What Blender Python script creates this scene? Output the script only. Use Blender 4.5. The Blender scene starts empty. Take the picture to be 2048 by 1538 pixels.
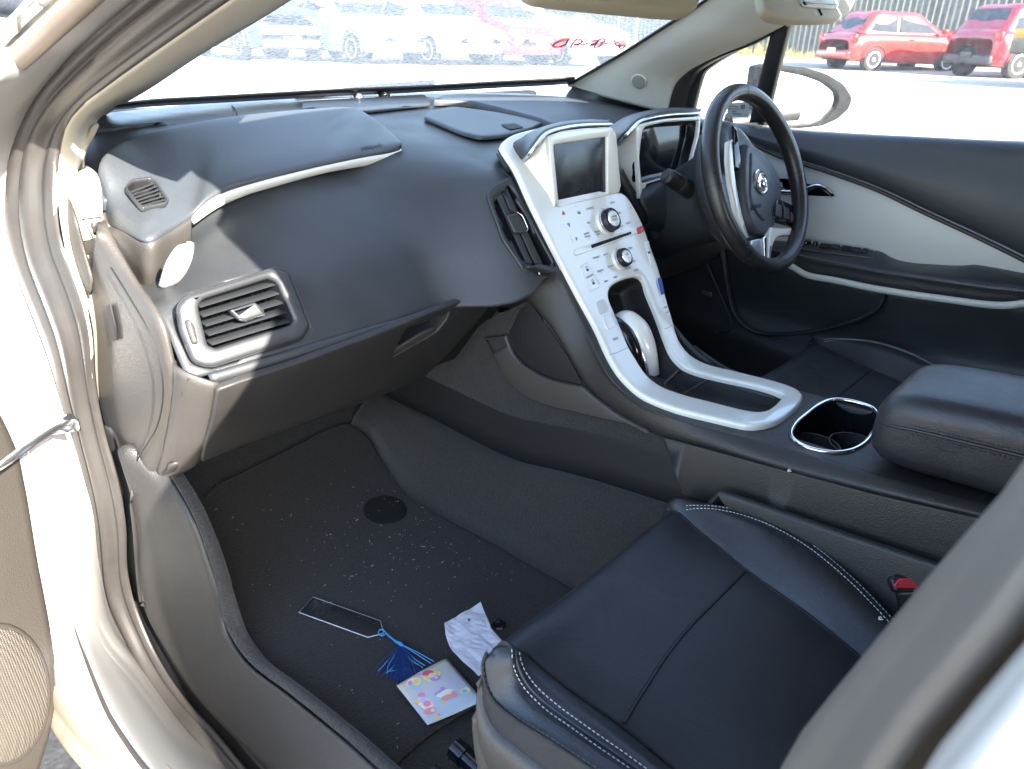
import bpy, bmesh, math, random
import numpy as np
from mathutils import Vector, Matrix, Euler
from mathutils.geometry import delaunay_2d_cdt

random.seed(7)
SC = bpy.context.scene
COL = SC.collection

# ------------------------------------------------------------------ camera
CAMP = np.array([-1.032, -.643, 1.1245])
AZ, PITCH, ROLL, FPX = 47.62, 25.6, 1.6, 1461.0
W, H = 2048.0, 1538.0


def _basis():
    a, p, r = math.radians(AZ), math.radians(PITCH), math.radians(ROLL)
    F = np.array([math.sin(a) * math.cos(p), math.cos(a) * math.cos(p), -math.sin(p)])
    R = np.array([math.cos(a), -math.sin(a), 0.0])
    U = np.cross(R, F)
    return math.cos(r) * R + math.sin(r) * U, -math.sin(r) * R + math.cos(r) * U, F


RV, UV, FV = _basis()
cd = bpy.data.cameras.new("camera")
cam = bpy.data.objects.new("camera", cd)
COL.objects.link(cam)
cam.matrix_world = Matrix(((RV[0], UV[0], -FV[0], CAMP[0]), (RV[1], UV[1], -FV[1], CAMP[1]),
                           (RV[2], UV[2], -FV[2], CAMP[2]), (0, 0, 0, 1)))
cd.sensor_width = 36.0
cd.lens = FPX / W * 36.0
cd.clip_start = .02
cd.clip_end = 600
cd.dof.use_dof = True
cd.dof.focus_distance = 1.25
cd.dof.aperture_fstop = 9.0
SC.camera = cam

# ------------------------------------------------------------------ light
SUN = Vector((-.11, -.86, .47)).normalized()      # direction to the sun
elev = math.asin(SUN.z)
world = bpy.data.worlds.new("World")
SC.world = world
world.use_nodes = True
wn = world.node_tree
sky = wn.nodes.new("ShaderNodeTexSky")
sky.sky_type = 'NISHITA'
sky.sun_disc = False
sky.sun_elevation = elev
sky.sun_rotation = math.atan2(SUN.x, SUN.y)
sky.air_density = 1.0
sky.dust_density = 1.0
bg = wn.nodes["Background"]
bg.inputs["Strength"].default_value = .15
wn.links.new(sky.outputs[0], bg.inputs["Color"])
sl = bpy.data.lights.new("sun", 'SUN')
sl.energy = 4.6
sl.angle = math.radians(.5)
sl.color = (1.0, .93, .82)
so = bpy.data.objects.new("sun", sl)
COL.objects.link(so)
so.rotation_euler = (-SUN).to_track_quat('-Z', 'Y').to_euler()
SC.view_settings.view_transform = 'Standard'
SC.view_settings.look = 'None'
SC.view_settings.gamma = 1.0
SC.view_settings.exposure = 3.0
SC.cycles.use_denoising = True
SC.cycles.max_bounces = 10
SC.cycles.diffuse_bounces = 5
SC.cycles.transparent_max_bounces = 16
SC.cycles.caustics_reflective = False
SC.cycles.caustics_refractive = False
SC.cycles.sample_clamp_indirect = 6.0


# ------------------------------------------------------------------ rays and sheets
def ray(px, py):
    return FV + RV * ((px - W / 2) / FPX) + UV * ((H / 2 - py) / FPX)


def AX(i):
    def f(px, py, v):
        d = ray(px, py)
        return Vector(CAMP + d * ((v - CAMP[i]) / d[i]))
    return f


atX, atY, atZ = AX(0), AX(1), AX(2)


def proj(p):
    d = np.array(p) - CAMP
    z = d @ FV
    return (W / 2 + FPX * (d @ RV) / z, H / 2 - FPX * (d @ UV) / z)


def hit(px, py, g, t0=.12, t1=6.0):
    d = Vector(ray(px, py))
    o = Vector(CAMP)
    n = 240
    last = g(o + d * t0)
    tl = t0
    for i in range(1, n + 1):
        t = t0 + (t1 - t0) * (i / n) ** 1.5
        v = g(o + d * t)
        if (v > 0) != (last > 0):
            a, b, fa = tl, t, last
            for _ in range(30):
                m = .5 * (a + b)
                fm = g(o + d * m)
                if (fm > 0) == (fa > 0):
                    a, fa = m, fm
                else:
                    b = m
            return o + d * (.5 * (a + b))
        last, tl = v, t
    return o + d * 1.5


def P(pxs, sheet):
    """points of the place seen at these photo pixels, on a surface: 'x0.1' style tuples or a function"""
    out = []
    for q in pxs:
        s = q[2] if len(q) > 2 else sheet
        if callable(s):
            out.append(hit(q[0], q[1], s))
        else:
            out.append({'x': atX, 'y': atY, 'z': atZ}[s[0]](q[0], q[1], s[1]))
    return out


def interp(x, xs, ys):
    return float(np.interp(x, xs, ys))


class Plane:
    def __init__(s, o, n, u=(1, 0, 0)):
        s.o = Vector(o)
        s.n = Vector(n).normalized()
        s.u = (Vector(u) - s.n * Vector(u).dot(s.n)).normalized()
        s.v = s.n.cross(s.u)

    def at(s, u, v, h=0.0):
        return s.o + s.u * u + s.v * v + s.n * h

    def inv(s, p):
        d = Vector(p) - s.o
        return (d.dot(s.u), d.dot(s.v))

    def px(s, x, y):
        d = Vector(ray(x, y))
        t = (s.o - Vector(CAMP)).dot(s.n) / d.dot(s.n)
        return s.inv(Vector(CAMP) + d * t)

    def frame(s, u, v):
        return s.u, s.v, s.n


class Prof:
    """curved sheet: a profile in the (y, z) plane drawn out along x; v runs along the profile"""
    def __init__(s, yz, side=1):
        pts = cr([Vector((0, a, b)) for a, b in yz], 160)
        s.p = np.array([[q.y, q.z] for q in pts])
        d = np.diff(s.p, axis=0)
        s.l = np.concatenate([[0], np.cumsum(np.hypot(d[:, 0], d[:, 1]))])
        s.side = side

    def _t(s, v):
        i = int(np.clip(np.searchsorted(s.l, v) - 1, 0, len(s.l) - 2))
        f = (v - s.l[i]) / (s.l[i + 1] - s.l[i])
        return i, f

    def at(s, u, v, h=0.0):
        i, f = s._t(v)
        p = s.p[i] * (1 - f) + s.p[i + 1] * f
        n = s._n(v)
        return Vector((u, p[0] + n[0] * h, p[1] + n[1] * h))

    def _n(s, v):
        a = s._d(v - .004)
        b = s._d(v + .004)
        d = a + b
        d = d / (np.hypot(*d) + 1e-9)
        return np.array([-d[1], d[0]]) * s.side

    def _d(s, v):
        i, f = s._t(v)
        d = s.p[i + 1] - s.p[i]
        return d / (np.hypot(*d) + 1e-9)

    def px(s, x, y):
        d = ray(x, y)
        best = None
        for i in range(len(s.p) - 1):
            a, e = s.p[i], s.p[i + 1] - s.p[i]
            M = np.array([[d[1], -e[0]], [d[2], -e[1]]])
            det = M[0, 0] * M[1, 1] - M[0, 1] * M[1, 0]
            if abs(det) < 1e-12:
                continue
            r = a - CAMP[1:]
            t = (r[0] * M[1, 1] - M[0, 1] * r[1]) / det
            k = (M[0, 0] * r[1] - M[1, 0] * r[0]) / det
            lo = -400 if i == 0 else 0
            hi = 400 if i == len(s.p) - 2 else 1
            if lo <= k <= hi and t > .1 and (best is None or t < best[0]):
                best = (t, i, k)
        t, i, k = best
        return (CAMP[0] + d[0] * t, s.l[i] + k * (s.l[i + 1] - s.l[i]))

    def frame(s, u, v):
        d = s._d(v)
        n = s._n(v)
        return Vector((1, 0, 0)), Vector((0, d[0], d[1])), Vector((0, n[0], n[1]))


class HF:
    """height field z = f(x, y)"""
    def __init__(s, f):
        s.f = f

    def _n(s, x, y):
        e = .004
        return Vector((-(s.f(x + e, y) - s.f(x - e, y)) / (2 * e), -(s.f(x, y + e) - s.f(x, y - e)) / (2 * e), 1)).normalized()

    def at(s, u, v, h=0.0):
        return Vector((u, v, s.f(u, v))) + s._n(u, v) * h

    def px(s, x, y):
        p = hit(x, y, lambda q: q.z - s.f(q.x, q.y), .2, 4)
        return (p.x, p.y)

    def frame(s, u, v):
        n = s._n(u, v)
        a = Vector((1, 0, 0))
        a = (a - n * a.dot(n)).normalized()
        return a, n.cross(a), n


def cr(pts, n, closed=False):
    """Catmull-Rom through the points, n samples evenly spaced along the curve"""
    pts = [Vector(p) for p in pts]
    m = len(pts)
    dense = []
    segs = m if closed else m - 1
    k = max(6, int(4 * n / max(1, segs)))
    for i in range(segs):
        if closed:
            p0, p1, p2, p3 = pts[(i - 1) % m], pts[i], pts[(i + 1) % m], pts[(i + 2) % m]
        else:
            p1, p2 = pts[i], pts[i + 1]
            p0 = pts[i - 1] if i > 0 else p1 * 2 - p2
            p3 = pts[i + 2] if i + 2 < m else p2 * 2 - p1
        # centripetal form keeps uneven control points from overshooting
        t0 = 0.0
        t1 = t0 + max(1e-6, (p1 - p0).length) ** .5
        t2 = t1 + max(1e-6, (p2 - p1).length) ** .5
        t3 = t2 + max(1e-6, (p3 - p2).length) ** .5
        for j in range(k):
            t = t1 + (t2 - t1) * j / k
            A1 = p0 * ((t1 - t) / (t1 - t0)) + p1 * ((t - t0) / (t1 - t0))
            A2 = p1 * ((t2 - t) / (t2 - t1)) + p2 * ((t - t1) / (t2 - t1))
            A3 = p2 * ((t3 - t) / (t3 - t2)) + p3 * ((t - t2) / (t3 - t2))
            B1 = A1 * ((t2 - t) / (t2 - t0)) + A2 * ((t - t0) / (t2 - t0))
            B2 = A2 * ((t3 - t) / (t3 - t1)) + A3 * ((t - t1) / (t3 - t1))
            dense.append(B1 * ((t2 - t) / (t2 - t1)) + B2 * ((t - t1) / (t2 - t1)))
    dense.append(pts[0].copy() if closed else pts[-1].copy())
    L = [0.0]
    for a, b in zip(dense, dense[1:]):
        L.append(L[-1] + (b - a).length)
    cnt = n if closed else n - 1
    out, j = [], 0
    for i in range(n):
        s = L[-1] * i / cnt
        while j < len(L) - 2 and L[j + 1] < s:
            j += 1
        f = (s - L[j]) / max(1e-9, L[j + 1] - L[j])
        out.append(dense[j].lerp(dense[j + 1], min(1, max(0, f))))
    return out


def cr2(pts, n, closed=True):
    return [(p.x, p.y) for p in cr([Vector((a, b, 0)) for a, b in pts], n, closed)]


def rnd(pts, r=.2, k=4, closed=True):
    """polygon with each corner rounded; r is a share of the shorter neighbouring side, or per point as a third value"""
    out = []
    m = len(pts)
    for i, q in enumerate(pts):
        rr = q[2] if len(q) > 2 else r
        p = Vector(q[:2])
        if not closed and i in (0, m - 1):
            out.append((p.x, p.y))
            continue
        a, b = Vector(pts[i - 1][:2]), Vector(pts[(i + 1) % m][:2])
        d = rr * min((a - p).length, (b - p).length)
        if d < 1e-9:
            out.append((p.x, p.y))
            continue
        s, e = p + (a - p).normalized() * d, p + (b - p).normalized() * d
        for j in range(k + 1):
            t = j / k
            c = s * (1 - t) ** 2 + p * 2 * t * (1 - t) + e * t ** 2
            out.append((c.x, c.y))
    return out


# ------------------------------------------------------------------ objects
CAR = None


def link(name, me, mat=None, parent=None, smooth=True, label=None):
    o = bpy.data.objects.new(name, me)
    COL.objects.link(o)
    if mat is not None and not me.materials:
        me.materials.append(mat)
    if parent is not None:
        o.parent = parent
        if parent.location.length > 1e-9 or parent.parent is not None:
            o.matrix_parent_inverse = Matrix.Identity(4)
    if smooth:
        me.polygons.foreach_set('use_smooth', [True] * len(me.polygons))
    if label:
        o["label"] = label
    return o


def sharp(me, deg=40):
    bm = bmesh.new()
    bm.from_mesh(me)
    for e in bm.edges:
        if len(e.link_faces) == 2 and e.calc_face_angle(0) > math.radians(deg):
            e.smooth = False
    bm.to_mesh(me)
    bm.free()


def thing(name, label, cat, loc=(0, 0, 0), group=None, rz=0):
    o = bpy.data.objects.new(name, None)
    COL.objects.link(o)
    o.empty_display_size = .1
    o.location = loc
    o.rotation_euler = (0, 0, rz)
    o["label"] = label
    o["category"] = cat
    if group:
        o["group"] = group
    return o


def tag(o, label, cat, group=None, kind=None):
    if label:
        o["label"] = label
    if cat:
        o["category"] = cat
    if group:
        o["group"] = group
    if kind:
        o["kind"] = kind
    return o


def mesh(name, V, F):
    me = bpy.data.meshes.new(name)
    me.from_pydata([tuple(v) for v in V], [], F)
    me.update()
    return me


def cru(pts, per):
    """Catmull-Rom with the same number of samples between every two control points"""
    out = []
    for i in range(len(pts) - 1):
        p1, p2 = pts[i], pts[i + 1]
        p0 = pts[i - 1] if i else p1 * 2 - p2
        p3 = pts[i + 2] if i + 2 < len(pts) else p2 * 2 - p1
        for j in range(per):
            t = j / per
            out.append(.5 * (2 * p1 + (p2 - p0) * t + (2 * p0 - 5 * p1 + 4 * p2 - p3) * t * t + (3 * p1 - p0 - 3 * p2 + p3) * t ** 3))
    out.append(pts[-1].copy())
    return out


def grid(name, rows, nu, nv, mat, parent, th=.004, smooth_rows=True, closed=False, away=None, keep=False):
    if keep:
        nu = len(rows[0])
    R = rows if keep else [cr(r, nu, closed) for r in rows]
    cols = []
    for j in range(nu):
        c = [r[j] for r in R]
        cols.append(cr(c, nv) if smooth_rows and len(c) > 2 else
                    [c[0].lerp(c[-1], i / (nv - 1)) for i in range(nv)] if len(c) == 2 else lin(c, nv))
    V = [cols[j][i] for i in range(nv) for j in range(nu)]
    F = []
    for i in range(nv - 1):
        for j in range(nu if closed else nu - 1):
            k = (j + 1) % nu
            F.append((i * nu + j, i * nu + k, (i + 1) * nu + k, (i + 1) * nu + j))
    me = mesh(name, V, F)
    # turn the face side towards the photographer (or a given point)
    eye = Vector(CAMP) if away is None else Vector(away)
    s = sum(p.normal.dot(eye - p.center) * p.area for p in me.polygons)
    if s < 0:
        me.flip_normals()
    o = link(name, me, mat, parent)
    if th:
        m = o.modifiers.new("thickness", 'SOLIDIFY')
        m.thickness = th
        m.offset = -1
    return o


def lin(c, n):
    L = [0]
    for a, b in zip(c, c[1:]):
        L.append(L[-1] + (b - a).length)
    out, j = [], 0
    for i in range(n):
        s = L[-1] * i / (n - 1)
        while j < len(L) - 2 and L[j + 1] < s:
            j += 1
        out.append(c[j].lerp(c[j + 1], min(1, (s - L[j]) / max(1e-9, L[j + 1] - L[j]))))
    return out


def area2(p):
    return .5 * sum(p[i - 1][0] * p[i][1] - p[i][0] * p[i - 1][1] for i in range(len(p)))


def inside(q, poly):
    x, y = q
    c = False
    j = len(poly) - 1
    for i in range(len(poly)):
        a, b = poly[i], poly[j]
        if (a[1] > y) != (b[1] > y) and x < (b[0] - a[0]) * (y - a[1]) / (b[1] - a[1]) + a[0]:
            c = not c
        j = i
    return c


def inset(poly, d):
    """poly counter-clockwise, d > 0 moves inwards"""
    n = len(poly)
    out = []
    for i in range(n):
        a, p, b = Vector(poly[i - 1]), Vector(poly[i]), Vector(poly[(i + 1) % n])
        e1, e2 = (p - a), (b - p)
        if e1.length < 1e-9 or e2.length < 1e-9:
            e1 = e2 if e1.length < 1e-9 else e1
            e2 = e1 if e2.length < 1e-9 else e2
        n1 = Vector((-e1.y, e1.x)).normalized()
        n2 = Vector((-e2.y, e2.x)).normalized()
        m = (n1 + n2)
        if m.length < .3:
            m = n1
        m = m.normalized()
        k = min(1.6, 1 / max(.4, m.dot(n1)))
        q = p + m * (d * k)
        out.append((q.x, q.y))
    return out


def drape(name, outline, S, mat, parent, t=.004, b=.0015, holes=(), res=.02, h0=0.0, label=None, pxs=True, seg=3, crown=0.0):
    """a plate of thickness t laid on sheet S, with rounded rims; outline and holes are photo pixels (pxs) or sheet coordinates"""
    def prep(poly, ccw):
        q = [S.px(*p[:2]) for p in poly] if pxs else [tuple(p[:2]) for p in poly]
        r = []
        for p in q:
            if not r or (Vector(p) - Vector(r[-1])).length > 1e-5:
                r.append(p)
        if (Vector(r[0]) - Vector(r[-1])).length < 1e-5:
            r.pop()
        if (area2(r) > 0) != ccw:
            r.reverse()
        # subdivide long sides so the rim follows a curved sheet
        o = []
        for i, p in enumerate(r):
            n = r[(i + 1) % len(r)]
            L = (Vector(n) - Vector(p)).length
            k = max(1, int(L / res))
            for j in range(k):
                o.append((p[0] + (n[0] - p[0]) * j / k, p[1] + (n[1] - p[1]) * j / k))
        return o
    loops = [prep(outline, True)] + [prep(hh, False) for hh in holes]
    V, F = [], []
    tops = []
    for lp in loops:
        n = len(lp)
        prof = [(0.0, h0)] + [(b * (1 - math.cos(a)), h0 + t - b + b * math.sin(a))
                              for a in [math.pi / 2 * k / seg for k in range(seg + 1)]]
        base = len(V)
        for d, h in prof:
            for p in inset(lp, d):
                V.append(S.at(p[0], p[1], h))
        for k in range(len(prof) - 1):
            for i in range(n):
                j = (i + 1) % n
                F.append((base + k * n + i, base + k * n + j, base + (k + 1) * n + j, base + (k + 1) * n + i))
        tops.append((inset(lp, b), base + (len(prof) - 1) * n))
    co, ed, idx = [], [], []
    for poly, st in tops:
        s = len(co)
        co += [Vector(p) for p in poly]
        idx += [st + i for i in range(len(poly))]
        ed += [(s + i, s + (i + 1) % len(poly)) for i in range(len(poly))]
    o0 = tops[0][0]
    x0, x1 = min(p[0] for p in o0), max(p[0] for p in o0)
    y0, y1 = min(p[1] for p in o0), max(p[1] for p in o0)
    if not isinstance(S, Plane) or crown:
        nx, ny = int((x1 - x0) / res) + 1, int((y1 - y0) / res) + 1
        for i in range(1, nx):
            for j in range(1, ny):
                q = (x0 + (x1 - x0) * i / nx, y0 + (y1 - y0) * j / ny)
                if inside(q, o0) and not any(inside(q, tp[0]) for tp in tops[1:]):
                    dm = min(min((Vector(q) - c).length for c in co[:sum(len(tp[0]) for tp in tops)]), 9)
                    if dm > res * .35:
                        idx.append(len(V))
                        cz = crown * min(1, dm / max(1e-6, .25 * min(x1 - x0, y1 - y0))) if crown else 0
                        V.append(S.at(q[0], q[1], h0 + t + cz))
                        co.append(Vector(q))
    vo, eo, fo, ov, oe, of = delaunay_2d_cdt(co, ed, [], 0, 1e-7)
    for f in fo:
        c = sum((vo[i] for i in f), Vector((0, 0))) / len(f)
        if not inside(c, o0) or any(inside(c, tp[0]) for tp in tops[1:]):
            continue
        try:
            g = [idx[ov[i][0]] for i in f]
        except IndexError:
            continue
        if area2([vo[i] for i in f]) < 0:
            g.reverse()
        F.append(tuple(g))
    me = mesh(name, V, F)
    bm = bmesh.new()
    bm.from_mesh(me)
    bmesh.ops.recalc_face_normals(bm, faces=bm.faces)
    bm.to_mesh(me)
    bm.free()
    uu, vv = loops[0][0]
    nrm = S.frame(uu, vv)[2]
    s = sum(p.normal.dot(nrm) * p.area for p in me.polygons)
    if s < 0:
        me.flip_normals()
    o = link(name, me, mat, parent, label=label)
    sharp(me, 50)
    return o


def well(name, outline, S, depth, mat, parent, inset_d=.004, pxs=True, floor=True, rows=4):
    """a sunk basin below an outline on sheet S"""
    q = [S.px(*p[:2]) for p in outline] if pxs else [tuple(p) for p in outline]
    if area2(q) < 0:
        q.reverse()
    V, F = [], []
    n = len(q)
    hs = [0, depth * .5, depth * .9, depth]
    ins = [0, inset_d * .5, inset_d, inset_d + min(.006, depth * .3)]
    for h, d in zip(hs, ins):
        for p in inset(q, d):
            V.append(S.at(p[0], p[1], -h))
    for k in range(3):
        for i in range(n):
            j = (i + 1) % n
            F.append((k * n + i, (k + 1) * n + i, (k + 1) * n + j, k * n + j))
    if floor:
        F.append(tuple(3 * n + i for i in range(n)))
    me = mesh(name, V, F)
    o = link(name, me, mat, parent)
    sharp(me, 50)
    return o


def tube(name, pts, r, mat, parent, n=10, closed=False, res=None, rb=None, up=None, caps=True, label=None, raw=False):
    """swept tube; r a number or a list along the curve, rb the second half-axis"""
    m = res or max(2, len(pts) * 5)
    C = [Vector(p) for p in pts] if raw else cr(pts, m, closed)
    m = len(C)
    V, F = [], []
    N = None
    for i, p in enumerate(C):
        if closed:
            T = (C[(i + 1) % m] - C[i - 1]).normalized()
        else:
            T = (C[min(m - 1, i + 1)] - C[max(0, i - 1)]).normalized()
        if N is None or up is not None:
            u = Vector(up) if up is not None else (Vector((0, 0, 1)) if abs(T.z) < .9 else Vector((1, 0, 0)))
            N = (u - T * u.dot(T)).normalized()
        else:
            N = (N - T * N.dot(T)).normalized()
        B = T.cross(N)
        f = i / (m - 1 if not closed else m)
        ra = r if not isinstance(r, (list, tuple)) else interp(f, np.linspace(0, 1, len(r)), r)
        rbb = ra if rb is None else (rb if not isinstance(rb, (list, tuple)) else interp(f, np.linspace(0, 1, len(rb)), rb))
        for k in range(n):
            a = 2 * math.pi * k / n
            V.append(p + N * (ra * math.cos(a)) + B * (rbb * math.sin(a)))
    for i in range(m if closed else m - 1):
        j = (i + 1) % m
        for k in range(n):
            l = (k + 1) % n
            F.append((i * n + k, i * n + l, j * n + l, j * n + k))
    if not closed and caps:
        F.append(tuple(range(n))[::-1])
        F.append(tuple((m - 1) * n + k for k in range(n)))
    me = mesh(name, V, F)
    bm = bmesh.new()
    bm.from_mesh(me)
    bmesh.ops.recalc_face_normals(bm, faces=bm.faces)
    bm.to_mesh(me)
    bm.free()
    sharp(me, 60)
    return link(name, me, mat, parent, label=label)


def join_meshes(name, objs, mat=None, parent=None, label=None):
    """merge pieces of one part into one mesh"""
    bm = bmesh.new()
    mats = []
    for o in objs:
        me = o.data
        mm = me.materials[0] if me.materials else None
        if mm not in mats:
            mats.append(mm)
        k = len(bm.faces)
        tmp = me.copy()
        tmp.transform(o.matrix_basis)
        bm.from_mesh(tmp)
        bm.faces.ensure_lookup_table()
        for f in bm.faces[k:]:
            f.material_index = mats.index(mm)
        bpy.data.meshes.remove(tmp)
    me = bpy.data.meshes.new(name)
    bm.to_mesh(me)
    bm.free()
    for m in mats:
        me.materials.append(m)
    for o in objs:
        d = o.data
        bpy.data.objects.remove(o)
        bpy.data.meshes.remove(d)
    return link(name, me, None, parent, smooth=False, label=label)


def box(name, c, s, mat, parent, bev=.004, rot=None, seg=3, label=None):
    bm = bmesh.new()
    bmesh.ops.create_cube(bm, size=1)
    bmesh.ops.scale(bm, vec=s, verts=bm.verts)
    if bev:
        bmesh.ops.bevel(bm, geom=bm.edges[:], offset=bev, segments=seg, affect='EDGES', profile=.5)
    M = Matrix.Translation(c) @ (rot.to_4x4() if rot is not None else Matrix.Identity(4))
    bmesh.ops.transform(bm, matrix=M, verts=bm.verts)
    me = bpy.data.meshes.new(name)
    bm.to_mesh(me)
    bm.free()
    o = link(name, me, mat, parent, label=label)
    sharp(me, 45)
    return o


def lathe(name, prof, M, mat, parent, n=32, label=None):
    """profile of (radius, height) turned about local z, placed by matrix M"""
    V, F = [], []
    for r, h in prof:
        for k in range(n):
            a = 2 * math.pi * k / n
            V.append(M @ Vector((r * math.cos(a), r * math.sin(a), h)))
    for i in range(len(prof) - 1):
        for k in range(n):
            l = (k + 1) % n
            F.append((i * n + k, i * n + l, (i + 1) * n + l, (i + 1) * n + k))
    F.append(tuple(range(n))[::-1])
    F.append(tuple((len(prof) - 1) * n + k for k in range(n)))
    me = mesh(name, V, F)
    sharp(me, 40)
    return link(name, me, mat, parent, label=label)


def text(name, body, S, uv, size, mat, parent, rot=0.0, h=.0008, depth=.0003, bold=0.0, flip=False):
    """lettering as thin solid glyphs lying on a sheet at (u, v), baseline turned by rot (radians) in the sheet"""
    cu = bpy.data.curves.new(name, 'FONT')
    cu.body = body
    cu.size = size
    cu.align_x = 'CENTER'
    cu.align_y = 'CENTER'
    cu.extrude = depth
    cu.offset = bold
    cu.resolution_u = 2
    ob = bpy.data.objects.new(name, cu)
    COL.objects.link(ob)
    dg = bpy.context.evaluated_depsgraph_get()
    dg.update()
    me = bpy.data.meshes.new_from_object(ob.evaluated_get(dg))
    bpy.data.objects.remove(ob)
    bpy.data.curves.remove(cu)
    u, v, n = S.frame(*uv)
    o = S.at(uv[0], uv[1], h)
    c, s_ = math.cos(rot), math.sin(rot)
    a = u * c + v * s_
    b = -u * s_ + v * c
    if flip:
        a = -a
    M = Matrix(((a.x, b.x, n.x, o.x), (a.y, b.y, n.y, o.y), (a.z, b.z, n.z, o.z), (0, 0, 0, 1)))
    me.transform(M)
    return link(name, me, mat, parent, smooth=False)


# ------------------------------------------------------------------ materials
def mat(name, col, rough=.5, metal=0.0, coat=0.0, spec=.5, bump=None, vary=0.0, vscale=6.0, sheen=0.0, coat_rough=.05, specks=None, rvary=0.0, wrinkle=None):
    m = bpy.data.materials.new(name)
    m.use_nodes = True
    nt = m.node_tree
    b = nt.nodes["Principled BSDF"]
    b.inputs["Base Color"].default_value = (*col, 1)
    b.inputs["Roughness"].default_value = rough
    b.inputs["Metallic"].default_value = metal
    b.inputs["Specular IOR Level"].default_value = spec
    b.inputs["Coat Weight"].default_value = coat
    b.inputs["Coat Roughness"].default_value = coat_rough
    b.inputs["Sheen Weight"].default_value = sheen
    tc = nt.nodes.new("ShaderNodeTexCoord")
    src = tc.outputs["Object"]
    colsock = None
    if vary or specks:
        nz = nt.nodes.new("ShaderNodeTexNoise")
        nz.inputs["Scale"].default_value = vscale
        nz.inputs["Detail"].default_value = 6
        nz.inputs["Roughness"].default_value = .65
        nt.links.new(src, nz.inputs["Vector"])
        mr = nt.nodes.new("ShaderNodeMapRange")
        mr.inputs[1].default_value = .25
        mr.inputs[2].default_value = .75
        mr.inputs[3].default_value = 1 - vary
        mr.inputs[4].default_value = 1 + vary
        nt.links.new(nz.outputs[0], mr.inputs[0])
        mx = nt.nodes.new("ShaderNodeMix")
        mx.data_type = 'RGBA'
        mx.blend_type = 'MULTIPLY'
        mx.inputs[0].default_value = 1
        mx.inputs[6].default_value = (*col, 1)
        nt.links.new(mr.outputs[0], mx.inputs[7])
        colsock = mx.outputs[2]
        if rvary:
            m2 = nt.nodes.new("ShaderNodeMapRange")
            m2.inputs[1].default_value = .3
            m2.inputs[2].default_value = .7
            m2.inputs[3].default_value = rough - rvary
            m2.inputs[4].default_value = rough + rvary
            nt.links.new(nz.outputs[0], m2.inputs[0])
            nt.links.new(m2.outputs[0], b.inputs["Roughness"])
    if specks:
        sc, th, scol = specks
        vz = nt.nodes.new("ShaderNodeTexVoronoi")
        vz.inputs["Scale"].default_value = sc
        nt.links.new(src, vz.inputs["Vector"])
        lt = nt.nodes.new("ShaderNodeMath")
        lt.operation = 'LESS_THAN'
        lt.inputs[1].default_value = th
        nt.links.new(vz.outputs["Distance"], lt.inputs[0])
        # only some cells carry a speck
        sp = nt.nodes.new("ShaderNodeSeparateColor")
        nt.links.new(vz.outputs["Color"], sp.inputs[0])
        g = nt.nodes.new("ShaderNodeMath")
        g.operation = 'GREATER_THAN'
        g.inputs[1].default_value = .8
        nt.links.new(sp.outputs[0], g.inputs[0])
        mu = nt.nodes.new("ShaderNodeMath")
        mu.operation = 'MULTIPLY'
        nt.links.new(lt.outputs[0], mu.inputs[0])
        nt.links.new(g.outputs[0], mu.inputs[1])
        mx2 = nt.nodes.new("ShaderNodeMix")
        mx2.data_type = 'RGBA'
        nt.links.new(mu.outputs[0], mx2.inputs[0])
        nt.links.new(colsock, mx2.inputs[6])
        mx2.inputs[7].default_value = (*scol, 1)
        colsock = mx2.outputs[2]
    if colsock is not None:
        nt.links.new(colsock, b.inputs["Base Color"])
    if bump:
        kind, sc, st = bump
        if kind == 'voronoi':
            t = nt.nodes.new("ShaderNodeTexVoronoi")
            t.feature = 'SMOOTH_F1'
            t.inputs["Scale"].default_value = sc
            out = t.outputs["Distance"]
        elif kind == 'dots':
            t = nt.nodes.new("ShaderNodeTexVoronoi")
            t.inputs["Scale"].default_value = sc
            t.inputs["Randomness"].default_value = 0
            out = t.outputs["Distance"]
        else:
            t = nt.nodes.new("ShaderNodeTexNoise")
            t.inputs["Scale"].default_value = sc
            t.inputs["Detail"].default_value = 4
            out = t.outputs[0]
        nt.links.new(src, t.inputs["Vector"])
        bp = nt.nodes.new("ShaderNodeBump")
        bp.inputs["Strength"].default_value = st
        bp.inputs["Distance"].default_value = .002
        nt.links.new(out, bp.inputs["Height"])
        nt.links.new(bp.outputs[0], b.inputs["Normal"])
        if wrinkle:
            w = nt.nodes.new("ShaderNodeTexNoise")
            w.inputs["Scale"].default_value = wrinkle[0]
            w.inputs["Detail"].default_value = 5
            w.inputs["Distortion"].default_value = .6
            nt.links.new(src, w.inputs["Vector"])
            b2 = nt.nodes.new("ShaderNodeBump")
            b2.inputs["Strength"].default_value = wrinkle[1]
            b2.inputs["Distance"].default_value = wrinkle[2]
            nt.links.new(w.outputs[0], b2.inputs["Height"])
            nt.links.new(b2.outputs[0], bp.inputs["Normal"])
    return m


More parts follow.
